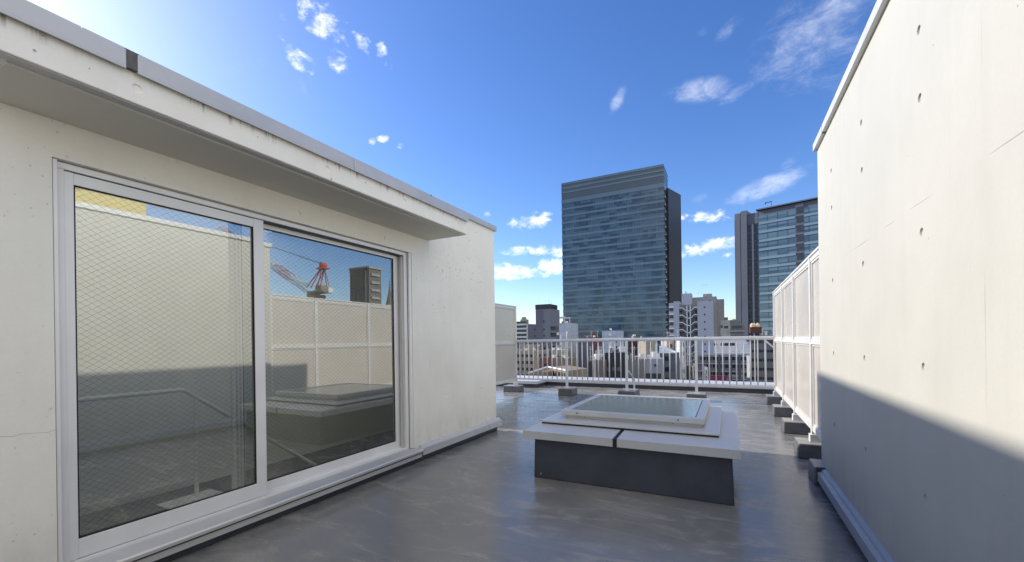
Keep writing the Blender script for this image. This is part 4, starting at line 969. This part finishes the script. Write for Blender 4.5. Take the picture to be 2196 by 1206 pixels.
# ---- infill: rows of smaller buildings, each its own thing
R2 = random.Random(42)
cols = ['beige', 'grey', 'tan', 'cream', 'slate', 'brown', 'beige', 'pale', 'brick', 'dark', 'grey', 'slate']
used = {}
BAR = [(1107, 1215, 'first', 10), (1215, 1343, 'second', 10), (1343, 1493, 'third', 10), (1493, 1662, 'fourth', 10)]
words = dict(beige='beige', grey='mid grey', tan='tan', cream='cream', slate='slate grey', brown='dark brown', white='white', pale='pale grey', brick='brick red', dark='near black')
ordn = ['first', 'second', 'third', 'fourth', 'fifth', 'sixth', 'seventh', 'eighth', 'ninth', 'tenth', 'eleventh']
rows = [(330, 700, 712, 22, 'farthest'), (292, 727, 734, 26, 'far'), (258, 738, 748, 30, 'middle distance'), (232, 754, 766, 33, 'nearer'), (208, 771, 782, 36, 'near'), (186, 788, 799, 38, 'nearest')]
for (Y, ta, tb, wpx, rw) in rows:
    px = 1098.0
    while px < 1668:
        w_px = R2.uniform(.6, 1.25) * wpx; a = px; px += w_px + R2.uniform(-2, 6)
        if Y == 330 and R2.random() < .45: continue
        if R2.random() < .10: continue
        mid = a + w_px / 2
        if Y == 330 and (mid < 1215 or mid > 1440) is False: continue
        col = R2.choice(cols); top = R2.uniform(ta, tb)
        if Y == 330: top = R2.uniform(716, 722)
        bay = next((b_ for b_ in BAR if b_[0] <= mid < b_[1]), BAR[0] if mid < 1107 else BAR[3])
        k = min(10, max(0, int((mid - bay[0]) / (bay[1] - bay[0]) * 11)))
        key = (words[col], rw, bay[2], k)
        extra = ''
        while key + (extra,) in used: extra += ' rightmost'
        used[key + (extra,)] = 1
        lb = '%s %s row building behind the %s gap of the %s railing bay%s' % (words[col], rw, ordn[k], bay[2], extra)
        yy = Y + R2.uniform(-8, 4)
        bpx(a, a + w_px, top, yy, R2.uniform(8, 13), col, lb, rz=math.radians(R2.choice([0, 0, 0, 0, R2.uniform(10, 32), R2.uniform(-12, -5)])), gap=R2.uniform(1.7, 2.8), ww=R2.uniform(.8, 1.4), wh=R2.uniform(.9, 1.4),
            fh=R2.uniform(2.7, 3.2), clutter=R2.choice([3, 4, 5, 6]), seed=R2.randint(0, 9999), group='city buildings seen through the railing', side=R2.random() < .4,
            win=R2.random() > .1, band=R2.choice([None, None, None, 'pale', 'white']) if Y > 150 else None)
# a carpet of far roofs to the horizon, too many to count
far = MB(); R3 = random.Random(5)
for i in range(1500):
    y = R3.uniform(380, 2400); x = R3.uniform(-1.3, .9) * y; w = R3.uniform(10, 26); d_ = R3.uniform(10, 26); h = R3.uniform(8, 26) + (R3.random() < .06) * R3.uniform(5, 22)
    far.box(x - w / 2, x + w / 2, y, y + d_, GZ, GZ + h)
fo = obj('far_city', far, cmat('far_city', (.34, .33, .32), .5, .8, .02)); fo['kind'] = 'stuff'

# ---- things seen only mirrored in the door glass
M_CR = plain('crane_red_paint', (.50, .06, .035), .5, 0, .1, 1); M_CW = plain('crane_white_paint', (.72, .70, .68), .5, 0, .05, 1)
M_CY = plain('crane_machinery_grey', (.24, .20, .13), .6, 0, .25, .8)
YC = 80.0
t = root('tower_crane', (mir(685, 640, YC).x, YC, GZ), 'red and white tower crane mirrored in the right pane of the sliding door', 'crane')
def cp_(px, py, dy=0): return mir(px, py, YC) + V((0, dy, 0))
def lattice(a, b_, w0, w1, n, r):
    """square lattice boom split in n bays; returns list of meshes, one a bay"""
    ax = (b_ - a).normalized(); u = V((0, 1, 0)); w = ax.cross(u).normalized(); res = []
    def cor(f, k):
        ww_ = w0 + (w1 - w0) * f; p_ = a.lerp(b_, f); s1_ = (1, 1, -1, -1)[k]; s2_ = (1, -1, -1, 1)[k]
        return p_ + u * s1_ * ww_ / 2 + w * s2_ * ww_ / 2
    for i in range(n):
        mb = MB(); f0, f1 = i / n, (i + 1) / n
        for k in range(4):
            mb.tube(cor(f0, k), cor(f1, k), r, 5); mb.tube(cor(f0, k), cor(f1, (k + 1) % 4), r * .6, 4); mb.tube(cor(f1, k), cor(f1, (k + 1) % 4), r * .6, 4)
        res.append(mb)
    return res
base = cp_(684, 640)
sl_x = MB()
mb = MB()
for m_ in lattice(V((base.x, YC, GZ)), V((base.x, YC, base.z - .2)), 2.6, 2.6, 16, .14): mb.v, mb.f = (mb.v + m_.v, mb.f + [tuple(i + len(mb.v) for i in f) for f in m_.f])
obj('mast', mb, M_CR, t)
def boxc(c, sx, sy, sz): return MB().box(c.x - sx, c.x + sx, c.y - sy, c.y + sy, c.z - sz, c.z + sz)
obj('turntable', boxc(cp_(680, 637), 1.6, 1.6, .5), M_CY, t); obj('machinery_deck', boxc(cp_(686, 627), 3.2, 1.6, .28), M_CY, t)
obj('machinery_house', boxc(cp_(691, 619), 1.1, 1.2, .75), M_CY, t); obj('winch', boxc(cp_(672, 632), 1.0, 1.2, .8), M_CY, t)
cb = obj('cab', boxc(cp_(706, 623), .75, .8, .65), M_CW, t); c_ = cp_(705, 622); obj('window', MB().box(c_.x - .78, c_.x - .6, c_.y - .55, c_.y + .55, c_.z - .35, c_.z + .3), M_WIN, cb)
ap = cp_(693, 566); af = MB()
for dy in (-1.4, 1.4):
    for px in (667, 677): af.tube(cp_(px, 618, dy), ap + V((0, dy * .35, -1.2)), .16, 6)
    for px in (692, 698): af.tube(cp_(px, 615, dy), ap + V((0, dy * .35, -1.2)), .12, 6)
af.box(ap.x - 1.5, ap.x + 1.5, ap.y - 1.0, ap.y + 1.0, ap.z - 1.5, ap.z - 1.1); af.tube(ap + V((0, -.7, -.4)), ap + V((0, .7, -.4)), .8, 10)
obj('a_frame', af, M_CR, t)
ja, jb = cp_(663, 622), cp_(474, 492)
for i, m_ in enumerate(lattice(ja, jb, 1.7, 1.7, 12, .13)): obj('jib_section', m_, M_CR if (i // 2) % 2 else M_CW, t)
obj('pendant_rope', MB().tube(ap, jb, .06, 5).tube(ap + V((0, .4, -.3)), jb + V((0, .3, 0)), .06, 5), M_BLACK, t)

M_MT = plain('mirrored_tower_facade', (.16, .15, .135), .7, 0, .15, .3)
YT = 170.0; c0, c1 = mir(751, 640, YT), mir(792, 640, YT)
t = root('residential_tower', (c0.x, YT, GZ), 'grey brown high rise with balconies, mirrored in the right door pane beside the crane', 'tower')
zt_ = mir(770, 578, YT).z; dx = abs(c1.x - c0.x) ; xl_, xr_ = min(c0.x, c1.x), max(c0.x, c1.x)
r_ = ray(818, 640); DT = (2 * XG - xl_) / (r_.x / r_.y) - YT
obj('wall', MB().box(xl_, xr_, YT, YT + DT, GZ, zt_), M_MT, t)
c3 = mir(818, 640, YT)
for i in range(18): obj('balcony', MB().box(xl_ - .9, xl_ - .02, YT + DT * .12, YT + DT * .8, zt_ - 4 - i * 4.2, zt_ - 2.6 - i * 4.2), cm('pale'), t)
for i in range(7): obj('facade_rib', MB().box(xl_ + 2 + i * dx / 8, xl_ + 3 + i * dx / 8, YT - .5, YT - .02, GZ, zt_ + .4), cm('grey'), t)
obj('roof_edge', MB().box(xl_ - .6, xr_ + .4, YT - .5, YT + DT + .5, zt_ + .01, zt_ + 1.2), cm('pale'), t)
YU = 420.0; c0 = mir(836, 655, YU); a0, a1, w0 = mir(836, 600, YU), mir(836, 625, YU), abs(mir(826, 655, YU).x - mir(846, 655, YU).x) / 3.2
t = root('spire_tower', (c0.x, YU, GZ), 'grey pointed spire tower mirrored at the far right of the door glass', 'tower')
obj('body', MB().tube((c0.x, YU, GZ), (c0.x, YU, c0.z), w0 * 1.25, 8, w0).tube((c0.x, YU, c0.z), (c0.x, YU, a1.z), w0, 8, w0 * .3), M_MT, t)
obj('spire', MB().tube((c0.x, YU, a1.z), (c0.x, YU, a0.z), w0 * .3, 8, w0 * .03), M_MT, t)
YY = 22.0; c0, c1 = mir(146, 470, YY), mir(313, 470, YY)
t = root('billboard', (c0.x, YY, GZ), 'mustard yellow hoarding mirrored at the top left of the left door pane', 'hoarding')
za, zb_ = mir(313, 437, YY).z, mir(313, 437, YY).z - 7
M_YE = plain('mustard_yellow_paint', (.55, .42, .07), .6, 0, .05, .4)
xm = min(c0.x, c1.x)
pY0, pY1 = YY - 14, YY
# the board faces the terrace: plane x = const
Pn = mir(313, 437, YY); xx_ = Pn.x
bd = obj('board', MB().box(xx_, xx_ + .5, YY - 22, YY, za - 7, za), M_YE, t)
c_ = MB().box(xx_ - .08, xx_ - .01, YY - 6.6, YY - 4.0, za - 3.4, za - 2.4).box(xx_ - .08, xx_ - .01, YY - 3.6, YY - 2.1, za - 3.3, za - 2.7)
obj('plate', c_, M_JGREY, bd)
obj('leg', MB().box(xx_ + .5, xx_ + 1, YY - 2, YY - 1, GZ, za - 2), M_METAL, t); obj('leg', MB().box(xx_ + .5, xx_ + 1, YY - 20, YY - 19, GZ, za - 2), M_METAL, t)
obj('service_box', MB().box(xx_ - .3, xx_ + 1.2, YY - 8.6, YY - 5.0, za + .02, za + 1.1), M_JGREY, t)
